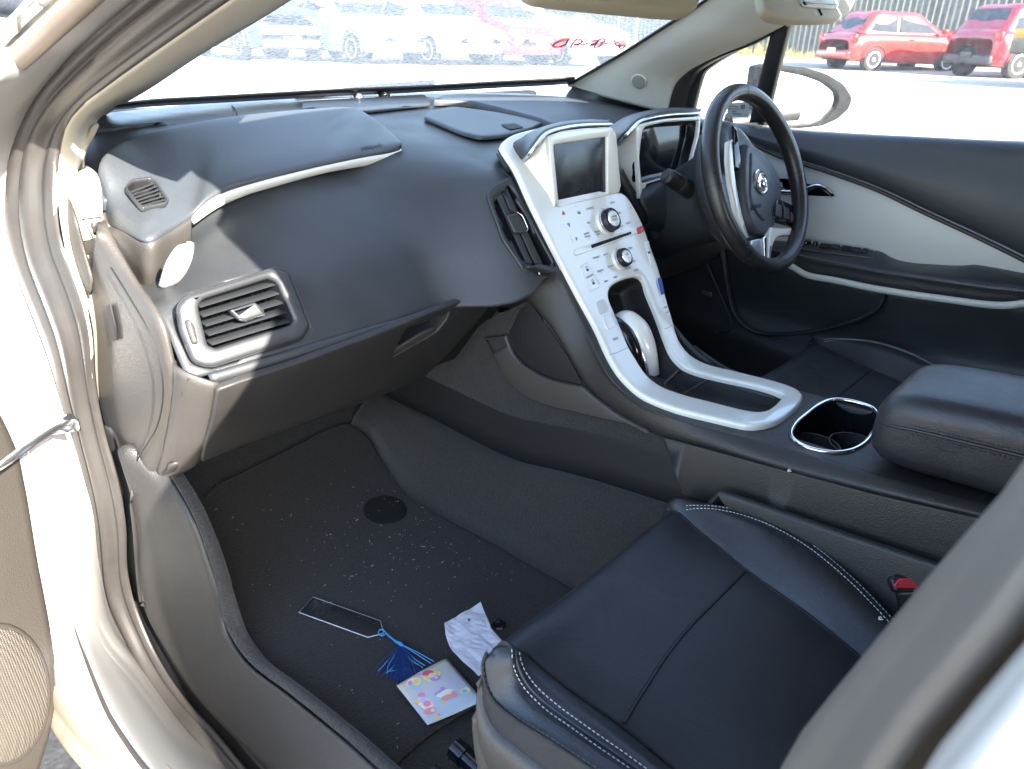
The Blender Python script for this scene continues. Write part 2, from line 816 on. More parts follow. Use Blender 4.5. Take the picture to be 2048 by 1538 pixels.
def glass_mat(name, tint=(.92, .95, .94), dust=0.0, dustcol=(.75, .74, .7), rough=0.0, streak=None, spec_dust=None):
    """thin pane: clear with a reflection, and a film of dust that scatters daylight"""
    m = bpy.data.materials.new(name)
    m.use_nodes = True
    nt = m.node_tree
    nt.nodes.remove(nt.nodes["Principled BSDF"])
    out = nt.nodes["Material Output"]
    tr = nt.nodes.new("ShaderNodeBsdfTransparent")
    tr.inputs[0].default_value = (*tint, 1)
    gl = nt.nodes.new("ShaderNodeBsdfGlossy")
    gl.inputs["Roughness"].default_value = rough
    fr = nt.nodes.new("ShaderNodeFresnel")
    fr.inputs[0].default_value = 1.45
    mx = nt.nodes.new("ShaderNodeMixShader")
    nt.links.new(fr.outputs[0], mx.inputs[0])
    nt.links.new(tr.outputs[0], mx.inputs[1])
    nt.links.new(gl.outputs[0], mx.inputs[2])
    last = mx.outputs[0]
    if dust:
        df = nt.nodes.new("ShaderNodeBsdfDiffuse")
        df.inputs[0].default_value = (*dustcol, 1)
        tl = nt.nodes.new("ShaderNodeBsdfTranslucent")
        tl.inputs[0].default_value = (*dustcol, 1)
        ad = nt.nodes.new("ShaderNodeMixShader")
        ad.inputs[0].default_value = .6
        nt.links.new(df.outputs[0], ad.inputs[1])
        nt.links.new(tl.outputs[0], ad.inputs[2])
        tc = nt.nodes.new("ShaderNodeTexCoord")
        mp = nt.nodes.new("ShaderNodeMapping")
        mp.inputs["Scale"].default_value = streak or (1, 1, 1)
        mp.inputs["Rotation"].default_value = (0, 0, .5)
        nt.links.new(tc.outputs["Object"], mp.inputs[0])
        nz = nt.nodes.new("ShaderNodeTexNoise")
        nz.inputs["Scale"].default_value = 90
        nz.inputs["Detail"].default_value = 8
        nz.inputs["Roughness"].default_value = .75
        nt.links.new(mp.outputs[0], nz.inputs["Vector"])
        mr = nt.nodes.new("ShaderNodeMapRange")
        mr.inputs[1].default_value = .35
        mr.inputs[2].default_value = .7
        mr.inputs[3].default_value = dust * .35
        mr.inputs[4].default_value = dust * 1.8
        nt.links.new(nz.outputs[0], mr.inputs[0])
        m2 = nt.nodes.new("ShaderNodeMixShader")
        nt.links.new(mr.outputs[0], m2.inputs[0])
        nt.links.new(last, m2.inputs[1])
        nt.links.new(ad.outputs[0], m2.inputs[2])
        last = m2.outputs[0]
    nt.links.new(last, out.inputs["Surface"])
    return m


M = dict(
    dash=mat("dash_plastic", (.0275, .0300, .0335), .44, bump=('voronoi', 800, .16), vary=.16, vscale=9, rvary=.07, specks=(38, .020, (.16, .16, .155))),
    dash_soft=mat("dash_soft_pad", (.042, .048, .056), .46, bump=('voronoi', 650, .22), vary=.14, vscale=9, specks=(36, .018, (.17, .17, .165))),
    hard=mat("hard_trim_plastic", (.042, .038, .035), .52, bump=('voronoi', 600, .22), vary=.1, vscale=8),
    console=mat("console_plastic", (.0205, .0190, .0182), .5, bump=('voronoi', 600, .26), vary=.18, vscale=9, rvary=.06, specks=(40, .018, (.18, .17, .16))),
    black=mat("black_plastic", (.012, .012, .013), .45),
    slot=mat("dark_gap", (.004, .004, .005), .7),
    piano=mat("gloss_black", (.008, .008, .010), .12),
    white=mat("white_gloss_trim", (.70, .69, .63), .22, coat=.8, vary=.02, vscale=3),
    whitestrip=mat("white_satin_trim", (.58, .585, .55), .42),
    doorwhite=mat("white_door_trim", (.60, .60, .58), .38, vary=.03, vscale=4),
    chrome=mat("chrome", (.82, .82, .84), .08, metal=1),
    satin=mat("satin_metal", (.55, .56, .58), .28, metal=1),
    leather=mat("black_leather", (.020, .0215, .026), .40, bump=('voronoi', 620, .16), vary=.15, vscale=9, rvary=.08, wrinkle=(14, .35, .006)),
    insert=mat("perforated_black_leather", (.015, .0175, .022), .48, bump=('noise', 260, .16), vary=.16, vscale=8, wrinkle=(9, .35, .008), rvary=.06, specks=(30, .014, (.15, .15, .15))),
    wheel=mat("wheel_leather", (.018, .018, .019), .30, bump=('voronoi', 520, .18), vary=.15, vscale=12, rvary=.07),
    thread=mat("white_thread", (.72, .72, .70), .6),
    carpet=mat("black_carpet", (.0185, .0170, .0158), .95, bump=('noise', 330, 1.0), vary=.62, vscale=230, sheen=.15, specks=(340, .30, (.042, .039, .035))),
    matt=mat("mat_carpet", (.0185, .0168, .0155), .95, bump=('noise', 360, 1.0), vary=.62, vscale=250, sheen=.12, specks=(340, .30, (.040, .037, .033))),
    seal=mat("rubber_seal", (.034, .031, .029), .45, vary=.2, vscale=20),
    paint=mat("silver_paint", (.60, .60, .595), .30, metal=.35, coat=.6, vary=.03, vscale=4),
    beige=mat("beige_trim_cloth", (.50, .47, .40), .8, bump=('noise', 500, .2)),
    visor=mat("beige_visor_cloth", (.27, .25, .19), .8, bump=('noise', 450, .25)),
    visorhard=mat("beige_visor_plastic", (.30, .285, .23), .45),
    mirror=mat("mirror_glass", (.9, .92, .92), .02, metal=1),
    screen=mat("dark_screen", (.012, .013, .015), .22, vary=.6, vscale=18, rvary=.10),
    red=mat("red_plastic", (.50, .035, .045), .35),
    blue=mat("blue_button", (.02, .05, .30), .3),
    ink=mat("grey_print", (.30, .31, .31), .5),
    darkink=mat("dark_print", (.05, .05, .055), .5),
    redink=mat("red_print", (.35, .03, .06), .5),
    blueink=mat("blue_print", (.05, .25, .55), .5),
    grille=mat("grille_mesh", (.045, .039, .031), .6, bump=('dots', 330, 1.0), vary=.1),
    cardplastic=mat("door_card_plastic", (.030, .026, .022), .5, bump=('voronoi', 700, .25), vary=.1),
    lgrille=mat("tweeter_mesh", (.30, .30, .27), .6, bump=('dots', 420, 1.0)),
    frit=mat("black_glass_edge", (.006, .006, .007), .3),
    windscreen=glass_mat("windscreen_glass", (.86, .90, .88), dust=.40, streak=(1, 3, 1)),
    window=glass_mat("dusty_window_glass", (.90, .92, .91), dust=.10),
    clearplastic=glass_mat("clear_acetate", (.88, .90, .92), dust=.05),
    darkring=mat('dark_knob_ring', (.05, .045, .06), .22, metal=.6),
    slotmat=mat('heel_patch_rubber', (.009, .009, .009), .7, bump=('noise', 300, .4), vary=.3, vscale=60),
    emblemred=mat('emblem_field', (.16, .02, .03), .3),
    satindark=mat('dark_satin_panel', (.05, .05, .052), .3, metal=.4),
    seal_dark=mat('dark_rubber', (.018, .017, .016), .5, vary=.2, vscale=20),
    stickergrey=mat('grey_sticker', (.22, .24, .23), .6),
    beige2=mat('pale_pillar_trim', (.52, .52, .47), .75, bump=('noise', 500, .15)),
    acrylic_edge=mat('acrylic_edge', (.62, .64, .64), .2),
    seal_brown=mat('brown_seal', (.17, .13, .10), .5, vary=.2, vscale=20),
    tint=glass_mat('dimmed_rear_glass', (.16, .17, .17), dust=.03),  # unseen rear glass, darkened to keep sun patches out of the cabin
    shadeddirt=mat('shaded_dirty_paint', (.34, .29, .22), .38, metal=.3, coat=.3, vary=.3, vscale=14),
    pillarseal=mat('grey_pillar_rubber', (.082, .075, .068), .5, vary=.12, vscale=12),
    mirrorblack=mat('matt_black_plastic', (.006, .0065, .006), .75, spec=.2, vary=.4, vscale=120),
    silltrim=mat('sill_trim_plastic', (.019, .018, .0175), .5, bump=('voronoi', 600, .3), vary=.15, vscale=8, specks=(40, .018, (.18, .17, .16))),
    lowdash=mat('lower_dash_plastic', (.0205, .0192, .0185), .5, bump=('voronoi', 700, .2), vary=.18, vscale=9, rvary=.06, specks=(40, .018, (.16, .15, .14))),
    winemark=mat("red_paint_pen", (.50, .01, .02), .5),
)


from mathutils.bvhtree import BVHTree


def bvh(o):
    bm = bmesh.new()
    bm.from_mesh(o.data)
    t = BVHTree.FromBMesh(bm)
    bm.free()
    return t


def on(tree, px, py, lift=0.0):
    d = Vector(ray(px, py)).normalized()
    p, n, i, dist = tree.ray_cast(Vector(CAMP), d)
    if p is None:
        p, n, i, dist = tree.find_nearest(Vector(CAMP) + d * 1.0)
    return p + (n if n.dot(d) < 0 else -n) * lift


def fitplane(o, a, b, c, lift=0.0, u=(1, 0, 0)):
    """the plane through three points of an object's surface"""
    t = bvh(o)
    p, q, r = on(t, *a), on(t, *b), on(t, *c)
    n = (q - p).cross(r - p).normalized()
    if n.dot(Vector(CAMP) - p) < 0:
        n = -n
    return Plane((p + q + r) / 3 + n * lift, n, u)


def cut(o, poly):
    """open a hole in a skin where an insert sits"""
    bm = bmesh.new()
    bm.from_mesh(o.data)
    dead = [f for f in bm.faces if inside(proj(f.calc_center_median()), poly)]
    bmesh.ops.delete(bm, geom=dead, context='FACES')
    bm.to_mesh(o.data)
    bm.free()

# ================================================================== the car
CAR = thing("car", "silver car with its front door open, showing a black leather cabin and white centre panel", "car")


def xs(z):
    """half width of the door openings at height z"""
    return .735 if z < .9 else .735 - .34 * (z - .9)


def left(off=0.0):
    return lambda p: p.x + xs(p.z) - off


def right(off=0.0):
    return lambda p: p.x - xs(p.z) - off


def ysheet(f):
    return lambda p: p.y - f(p.x)


def wsbase(x):
    return .82 - .30 * x * x


WSK = 2.4


def ws(p):
    return p.y - (wsbase(p.x) - WSK * (p.z - 1.0))


def part(name, label=None):
    o = bpy.data.objects.new(name, None)
    COL.objects.link(o)
    o.empty_display_size = .05
    o.parent = CAR
    if label:
        o["label"] = label
    return o


# ---------------------------------------------------------------- body shell
A = [(440, -110), (390, -70), (289, 0), (205, 68), (126, 147), (82, 205), (51, 273), (32, 342), (29, 410), (38, 500), (68, 591),
     (113, 708), (144, 810), (181, 925), (198, 1013), (205, 1115), (222, 1218), (260, 1286), (308, 1372), (376, 1450),
     (458, 1538), (530, 1610), (640, 1720)]
B = [(640, -130), (560, -70), (461, 0), (308, 106), (191, 191), (143, 236), (118, 290), (111, 342), (111, 393), (120, 478), (137, 525),
     (165, 600), (181, 660), (190, 760), (205, 850), (232, 950), (250, 1040), (255, 1150), (267, 1204), (297, 1280),
     (328, 1338), (372, 1399), (427, 1457), (495, 1538), (560, 1600), (670, 1700)]
NA = 40
Ap = P(A, left(-.012))
Bp = P(B, left(0.0))
Ac, Bc = cr(Ap, NA), cr(Bp, NA)
body = part("body", "silver painted body shell around the open doorway")
rows = []
for f, off in ((0, 0), (.10, -.016), (.30, -.022), (.44, -.012), (.52, -.020), (.70, -.022), (.80, -.006), (.9, -.008), (1, 0)):
    rows.append([a.lerp(b, f) + Vector((off, 0, 0)) for a, b in zip(Ac, Bc)])
grid("door_seal", rows, 90, 26, M['seal'], body, .006)

# painted flange and outer jamb, from the seal outwards
xa, za = (lambda v: ('x', v)), (lambda v: ('z', v))
C = [(260, -150, left(-.085)), (190, -75, left(-.085)), (120, 0, left(-.085)), (45, 75, left(-.085)), (-30, 170, xa(-.81)), (-95, 280, xa(-.825)), (-135, 420, xa(-.84)), (-100, 560, xa(-.84)), (-40, 700, xa(-.84)), (10, 820, xa(-.84)), (50, 930, xa(-.84)), (75, 1050, xa(-.85)),
     (95, 1150, xa(-.862)), (122, 1240, za(.285)), (160, 1330, za(.28)), (215, 1430, za(.28)), (285, 1535, za(.28)), (350, 1620, za(.28)), (420, 1700, za(.28))]
Cp = cru(P(C, None), 5)
D = [(235, -150, left(-.105)), (160, -75, left(-.105)), (88, 0, left(-.105)), (15, 70, left(-.105)), (-80, 170, xa(-.83)), (-190, 280, xa(-.87)), (-390, 420, xa(-.93)), (-330, 560, xa(-.93)), (-240, 700, xa(-.925)), (-150, 820, xa(-.915)), (-80, 930, xa(-.91)), (-20, 1050, xa(-.905)),
     (35, 1180, xa(-.905)), (75, 1280, za(.25)), (110, 1350, za(.25)), (160, 1415, za(.25)), (222, 1480, za(.25)), (300, 1560, za(.25)), (380, 1650, za(.25))]
Dp = cru(P(D, None), 5)
Aj = cru(P([(440, -110), (380, -62), (289, 0), (205, 68), (126, 147), (70, 228), (32, 342), (36, 480), (68, 591), (113, 708), (144, 810), (181, 925), (198, 1013), (205, 1115), (222, 1218), (275, 1315), (350, 1423), (440, 1520), (530, 1610)], left(-.012)), 5)
wj = [min(1, max(0, (i / 5 - 7) / 4)) for i in range(len(Aj))]
mid = [a.lerp(c, .35) + Vector((.010 * w_, 0, 0)) for a, c, w_ in zip(Aj, Cp, wj)]
mid2 = [a.lerp(c, .75) + Vector((.012 * w_, 0, 0)) for a, c, w_ in zip(Aj, Cp, wj)]
grid("painted_jamb", [Aj, mid, mid2, Cp, [p.lerp(q, .5) + Vector((-.010, 0, .004)) for p, q in zip(Cp, Dp)], Dp, [p + Vector((-.004 * w_, .01 * (1 - w_), -.02 * w_)) for p, w_ in zip(Dp, wj)], [p + Vector((.03, .05 * (1 - w_), -.05 * w_ + .01 * (1 - w_))) for p, w_ in zip(Dp, wj)]], 90, 44, M['paint'], body, .006, keep=True)
# lower sill with its ridge; shade, ground reflection and dirt coloured in as brown
dl0 = P([(-40, 1040), (0, 1120), (38, 1200), (70, 1285), (106, 1360), (158, 1428), (222, 1494), (300, 1574), (380, 1660)], ('z', .235))
dl1 = P([(-60, 1080), (-10, 1160), (30, 1235), (62, 1310), (92, 1385), (140, 1455), (205, 1525), (280, 1600), (360, 1690)], ('z', .205))
dl2 = P([(-80, 1110), (-20, 1195), (22, 1275), (52, 1345), (84, 1415), (130, 1490), (190, 1560), (262, 1640), (340, 1730)], ('z', .165))
dl0, dl1, dl2 = cr(dl0, 40), cr(dl1, 40), cr(dl2, 40)
grid("lower_sill", [[p + Vector((.03, 0, .004)) for p in dl0], dl0, dl1, [p + Vector((.0, 0, -.006)) for p in dl1], [p + Vector((-.002, 0, -.004)) for p in dl2], [p + Vector((.05, 0, -.03)) for p in dl2]], 60, 30, M['shadeddirt'], body, .006)
tube("sill_crease", P([(146, 1240), (156, 1275), (172, 1318), (190, 1365), (219, 1432), (250, 1482), (290, 1538), (340, 1596)], ('z', .2875)), [.0001, .0014, .0018, .0018, .0018], M['seal'], body, 6, rb=[.0001, .002, .003, .003, .003])
tube("secondary_seal", P([(260, -90), (186, -22), (150, 12), (100, 58), (55, 100), (15, 135)], left(-.092)), .012, M['seal_brown'], body, 10)

# front wing and bonnet
def bonnet(x, y):
    return .985 - .10 * max(0, y - .86) ** 1.3 - .055 * (x / .75) ** 2 - .06 * max(0, abs(x) - .6) * 2


bs = []
for i in range(12):
    y = .84 + .95 * i / 11
    bs.append([Vector((x, y - .25 * (x * x) * (1 if i < 1 else .6), bonnet(x, y) - (.10 if i == 11 else 0))) for x in np.linspace(-.76, .76, 15)])
grid("bonnet", bs, 30, 30, M['paint'], body, .004, away=(0, 1, 5))
for s in (-1, 1):
    wg = []
    for z, dx in ((.93, .74), (.90, .80), (.80, .85), (.6, .87), (.42, .86), (.3, .82)):
        wg.append([Vector((s * (dx - .05 * max(0, (y - 1.2)) ** 1.5), y, z - .05 * max(0, y - .8))) for y in (.66, .9, 1.2, 1.5, 1.8)])
    grid("front_wing", wg, 16, 16, M['paint'], body, .004, away=(s * 9, 1, 1))
# roof with headliner
def roofz(x, y):
    return 1.385 - .055 * (x / .6) ** 2 - .05 * max(0, y + .25) ** 1.2 - .06 * max(0, -y - 1.1)


hdr = [Vector((x, wsbase(x) - WSK * .33 + .0, 0)) for x in np.linspace(-.56, .56, 9)]
rf = []
for i in range(10):
    f = i / 9
    rf.append([Vector((p.x, p.y * (1 - f) - 2.1 * f, roofz(p.x, p.y * (1 - f) - 2.1 * f))) for p in hdr])
rf[0] = [Vector((p.x, p.y, 1.332 - .02 * (p.x / .56) ** 2)) for p in hdr]
grid("roof", rf, 20, 20, M['paint'], body, .012, away=(0, -1, 9))
rl = [[q + Vector((0, 0, -.022)) for q in r] for r in rf]
grid("headliner", rl, 20, 20, M['beige'], body, .006, away=(0, -.5, .3))

# roof rails, rear sides below the glass, floor pan, bulkhead, tail
for s in (-1, 1):
    tube("roof_rail", [(s * .60, .16, 1.315), (s * .60, -.3, 1.345), (s * .60, -.9, 1.34), (s * .57, -1.5, 1.27), (s * .55, -2.0, 1.13)], .035, M['paint'], body, 12)
    rs = []
    for z, x in ((.28, .80), (.45, .86), (.75, .87), (.97, .80)):
        rs.append([Vector((s * x, y, z + (.04 * (-y - .8) if z > .9 else 0))) for y in (-.80, -1.2, -1.7, -2.2)])
    grid("rear_side_panel", rs, 14, 14, M['paint'], body, .05, away=(s * 9, -1, .6))
    rg = [[Vector((s * x_, y, z + (.03 * (-y - .8) if z < 1.1 else 0))) for y in (-.66, -1.0, -1.4, -1.78)] for z, x_ in ((.96, .80), (1.14, .715), (1.32, .625))]
    grid("rear_side_glass", rg, 10, 8, M['tint'], body, 0)
    tube("sun_stop_rail", [(s * .618, -.5, 1.338), (s * .618, -.9, 1.332), (s * .60, -1.5, 1.27), (s * .58, -2.0, 1.13)], .045, M['paint'], body, 10)  # added unseen rail, thick enough to block stray sun on the mat
    tube("rear_pillar", [(s * .78, -1.75, 1.0), (s * .68, -1.78, 1.15), (s * .58, -1.8, 1.28)], .07, M['paint'], body, 10)
box("tailgate", (0, -2.2, .68), (1.5, .05, .75), M['paint'], body, .02)
box("floor_pan", (0, -.7, .15), (1.24, 3.0, .05), M['slot'], body, .01)
box("bulkhead", (0, .93, .55), (1.5, .04, .85), M['slot'], body, .01)

# centre pillar close to the lens on the right of the picture
b_in = [(1590, 1548), (1751, 1348), (1908, 1163), (2075, 978)]
b_ed = [(1800, 1530), (1900, 1420), (1990, 1318), (2100, 1195)]
b_out = [(1905, 1538), (1990, 1445), (2060, 1370), (2150, 1275)]
b_o2 = [(2010, 1538), (2070, 1475), (2150, 1385), (2250, 1275)]


def ext(pts, top):
    """carry the seen stretch of the pillar down to the sill and up to the roof, leaning in with the glass"""
    p = sorted(pts, key=lambda q: q.z)
    a, b = p[0], p[-1]
    d = (b - a) / (b.z - a.z)
    dn = [a + Vector((-.03 * 0, d.y, 1)) * (z - a.z) for z in (.30, .5, .7)]
    dn = [Vector((a.x - .0, a.y + .10 * (a.z - q.z) ** 2, q.z)) for q in dn]
    up = [Vector((b.x + (top - b.x) * (z - b.z) / (1.33 - b.z), b.y + d.y * .6 * (z - b.z), z)) for z in (1.1, 1.2, 1.33)]
    return dn + p + up


r1 = ext(P(b_in, ("x", -.745)), -.600)
r2 = ext(P(b_ed, ('x', -.800)), -.612)
r3 = ext(P(b_out, ('x', -.835)), -.622)
r4 = ext(P(b_o2, ('x', -.86)), -.630)
pillar = part("centre_pillar", "blurred grey door pillar close to the lens")
N = 24
c1, c2, c3, c4 = (cr(r, N) for r in (r1, r2, r3, r4))
inn = [p + Vector((.115, -.07, 0)) for p in c1]
grid("pillar_seal", [inn, c1, [a.lerp(b, .3) + Vector((-.003, -.002, 0)) for a, b in zip(c1, c2)],
                     [a.lerp(b, .75) + Vector((-.003, -.001, 0)) for a, b in zip(c1, c2)], c2], 40, 20, M['pillarseal'], pillar, .008)
grid("pillar_paint", [[p + Vector((.004, -.006, 0)) for p in c2], [a.lerp(b, .5) + Vector((.012, 0, 0)) for a, b in zip(c2, c3)], c3,
                      [a.lerp(b, .5) + Vector((-.006, .006, 0)) for a, b in zip(c3, c4)], c4,
                      [p + Vector((-.012, -.06, 0)) for p in c4], [p + Vector((-.005, -.25, 0)) for p in c4]], 40, 30, M['paint'], pillar, .008)

# ---------------------------------------------------------------- left front pillar trim
ptrim = part("pillar_trim", "beige front pillar trim beside the open doorway")
wsl = [(700, -85), (574, 0), (410, 99), (308, 167), (232, 212), (205, 232), (188, 260), (174, 294), (169, 345), (168, 400)]
WL = P(wsl[:6], ws)
WL2 = [WL[-1] + (hit(q[0], q[1], left(.075)) - WL[-1]) for q in wsl[6:]]
WLc = cr(WL + WL2, NA)
Bi = cr(Bp[0:11], NA)
rows = [[p + Vector((.0, 0, 0)) for p in Bi], [a.lerp(b, .3) + Vector((.0, -.012, .0)) for a, b in zip(Bi, WLc)],
        [a.lerp(b, .7) + Vector((0, -.012, 0)) for a, b in zip(Bi, WLc)], WLc, [p + Vector((.004, .03, -.01)) for p in WLc]]
grid("trim_upper", rows, 60, 16, M['beige'], ptrim, .004)
lw = [(118, 380), (122, 440), (140, 530), (168, 605), (182, 665), (188, 740), (194, 800)]
lr = [(172, 330), (196, 352), (204, 400), (205, 440), (203, 475), (206, 540), (208, 640), (206, 740), (204, 800)]
grid("trim_lower", [P(lw, left(.0)), P(lr, left(.05))], 40, 8, M['beige'], ptrim, .003)
tube("trim_joint", P([(132, 443), (165, 439), (203, 434)], left(.025)), .0011, M['slot'], ptrim, 6)
grid("trim_edge", [P([(121, 388), (130, 440), (150, 520), (178, 590)], left(.006)), P([(135, 388), (150, 440), (166, 500), (184, 560)], left(.012))], 16, 4, M['cardplastic'], ptrim, .004)

# ---------------------------------------------------------------- door sill trim and carpet
sill = part("sill_trim", "dark grey grained sill trim along the doorway")
T0 = [(235, 900), (262, 990), (273, 1060), (275, 1130), (290, 1218), (328, 1286), (372, 1355), (427, 1423), (513, 1505), (547, 1538), (640, 1630), (760, 1740)]
T1 = [(300, 900), (350, 975), (385, 1040), (410, 1110), (432, 1180), (446, 1250), (486, 1315), (585, 1395), (700, 1490), (752, 1538), (850, 1620), (960, 1710)]
t0, t1 = cr(P(T0, left(.0)), NA), cr(P(T1, left(.042)), NA)
grid("sill_cover", [[p + Vector((0, 0, -.015)) for p in t0], t0, [a.lerp(b, .2) + Vector((0, -.004, .010)) for a, b in zip(t0, t1)],
                    [a.lerp(b, .55) + Vector((0, -.006, .012)) for a, b in zip(t0, t1)],
                    [a.lerp(b, .85) + Vector((0, -.002, .004)) for a, b in zip(t0, t1)], t1,
                    [p + Vector((.012, .0, -.03)) for p in t1]], 70, 24, M['silltrim'], sill, .006)

gapB = P([(205, 850), (232, 950), (250, 1040), (255, 1150), (267, 1204), (297, 1280), (328, 1338), (372, 1399), (427, 1457), (495, 1538), (560, 1600), (670, 1700)], left(.004))
grid("seal_gap", [cr(gapB, NA), [p + Vector((.008, 0, -.004)) for p in cr(gapB, NA)], [p + Vector((.004, 0, -.012)) for p in t0]], 60, 6, M['slot'], sill, .003)

# ================================================================== windscreen
wsp = part("windscreen", "dusty windscreen glass")
wsr = [(1140, 172), (1160, 160), (1200, 137), (1250, 108), (1320, 64), (1390, 20), (1440, -14), (1560, -90)]
WR = P(wsr, ws)
wl3 = cr(WL[::-1], 20)
wr3 = cr(WR, 20)
# lower edge along the dashboard
base = [Vector((x, wsbase(x), 1.0)) for x in np.linspace(wl3[0].x, wr3[0].x, 20)]
rows = []
for i in range(8):
    f = i / 7
    a, b = wl3[int(f * 19)], wr3[int(f * 19)]
    z = 1.0 + .30 * f
    xa, xb = -.70 + .14 * f, .70 - .14 * f
    rows.append([Vector((x, wsbase(x) - WSK * (z - 1.0) + .012, z + .004)) for x in np.linspace(xa, xb, 11)])
grid("windscreen_pane", rows, 24, 20, M['windscreen'], wsp, 0)
K1 = [(140, 226), (215, 221), (300, 214), (400, 208), (560, 199), (700, 191), (860, 184), (1000, 176), (1100, 171), (1150, 167)]
kb = P(K1, ws)
kt = P([(x, y - 11 + (3 if x < 300 else 0)) for x, y in K1], ws)
grid("glass_border", [kb, kt], 40, 3, M['frit'], wsp, .004)
wri = cr(WR, 20)
grid("glass_border_side", [wri, [p + Vector((-.012, -.002, .001)) for p in wri]], 24, 3, M['frit'], wsp, .005)
# wiper arm lying at the foot of the glass outside
tube("wiper_arm", [(-.10, .87, .985), (.08, .885, 1.0), (.30, .87, 1.01)], .006, M['black'], wsp, 8)

# ================================================================== dashboard
dash = part("dashboard", "dark grey dashboard with white accent strip")


def flare(x):
    """the fascia swells out towards the centre panel"""
    t = min(1, max(0, (.31 - abs(x)) / .19))
    return t * t * (3 - 2 * t)


def zb(x, y):
    k = flare(x) * .175 / .26
    y1 = (y + k * .70) / (1 + k) if y < .70 else y
    drop = .9 * max(0, -x - .35) ** 2 * min(1, max(0, (.62 - y) / .2))
    return interp(y1, [.30, .40, .44, .5, .6, .72, .86, 1.0], [.895, .905, .922, .940, .957, .975, .985, .99]) - drop - .03 * max(0, x - .5)


top = HF(zb)
XS = list(np.linspace(-.696, -.36, 12)) + list(np.linspace(-.33, -.10, 14)) + list(np.linspace(0, .70, 16))
rows = []
for y in np.linspace(.90, .44, 12):
    r = []
    for x in XS:
        yy = y - (.30 * x * x * (y - .4) / .45 if y > .7 else 0)
        if y < .70:
            yy = y - flare(x) * .175 * (.70 - y) / .26
        r.append(Vector((x, yy, zb(x, yy))))
    rows.append(r)
FACE = [(.40, .903), (.365, .888), (.31, .852), (.268, .812), (.238, .772), (.218, .744), (.203, .722)]


def ystk(z):
    return interp(z, [.60, .69, .752, .868, .96], [-.07, .045, .09, .16, .235]) + .006


for y, z in FACE:
    zz = lambda x: z + .040 * max(0, 1 - (z - .722) / .06) * min(1, max(0, (x + .235) / .10)) ** 2
    rows.append([Vector((x, y + .03 * max(0, abs(x) - .3) - flare(x) * (y - ystk(zz(x)) - (.03 if abs(x) < .112 else .004)), z - (.9 * max(0, -x - .35) ** 2) * max(0, (z - .80) / .1) + .040 * max(0, 1 - (z - .722) / .06) * min(1, max(0, (x + .235) / .10)) ** 2)) for x in XS])
facegrid = grid("dash_shell", rows, 190, 130, M['dash'], dash, .006)

# soft airbag cover with its lip, and the white strip below it
K2 = [(204, 405), (197, 360), (198, 330), (219, 301), (273, 273), (350, 253), (452, 236), (589, 222), (692, 216), (712, 218), (745, 236), (775, 260), (793, 278), (803, 292)]
K2Y = lambda x: .66 - .45 * max(0, -x - .1) ** 2
K3 = [(207, 436), (250, 462), (301, 484), (345, 463), (383, 437), (411, 407), (452, 383), (521, 362), (623, 337), (726, 314), (780, 305), (803, 299)]
lipY = lambda x: .395 - .25 * max(0, -x - .52)
k2 = P(K2[:3], left(.055)) + P(K2[3:4], left(.075)) + P(K2[4:], ysheet(K2Y))
# right end of the cover runs forward from the back edge to the lip
for i, yy in ((-4, .575), (-3, .515), (-2, .455), (-1, .415)):
    k2[i] = atY(*K2[i], yy)
k3 = P(K3[:1], left(.06)) + [atX(*K3[1], -.675), atX(*K3[2], -.665), atX(*K3[3], -.625)] + P(K3[4:], ysheet(lipY))
n = 60
c2, c3 = cr(k2, n), cr(k3, n)
mid_ = [a.lerp(b, .5) + Vector((0, 0, .010)) for a, b in zip(c2, c3)]
near = [a.lerp(b, .90) + Vector((0, .0, .007)) for a, b in zip(c2, c3)]
bk = [p + Vector((0, .004, -.012)) for p in c2]
K4 = [(301, 500), (345, 475), (386, 449), (435, 417), (487, 393), (555, 372), (657, 345), (755, 328), (790, 321), (804, 308)]
k4 = cr([q_ + Vector((0, .004, -.012)) for q_ in k3[:4]] + P(K4[2:], ysheet(lambda x: lipY(x) + .008)), n)
abc = grid("airbag_cover", [bk, c2, [a.lerp(b, .08) + Vector((0, 0, .006)) for a, b in zip(c2, c3)], mid_, near,
                      [p + Vector((0, .003, .002)) for p in c3], [p + Vector((0, .006, -.004)) for p in c3]], 100, 50, M['dash_soft'], dash, .006)
s3 = cr(P(K3[4:], ysheet(lambda x: lipY(x) + .004)), 40)
s4 = cr(P([(387, 450)] + K4[3:], ysheet(lambda x: lipY(x) + .010)), 40)
grid("accent_strip", [[p + Vector((0, .006, .003)) for p in s3], [a.lerp(b, .25) + Vector((0, -.003, 0)) for a, b in zip(s3, s4)],
                      [a.lerp(b, .75) + Vector((0, -.003, 0)) for a, b in zip(s3, s4)], s4, [p + Vector((0, .012, -.002)) for p in s4]], 60, 14, M['whitestrip'], dash, .006)
text("airbag_lettering", "AIRBAG", fitplane(abc, (720, 300), (762, 293), (745, 290), .0), (0, 0), .0125, M['dash'], dash, rot=.0, h=.0012, bold=.0002)

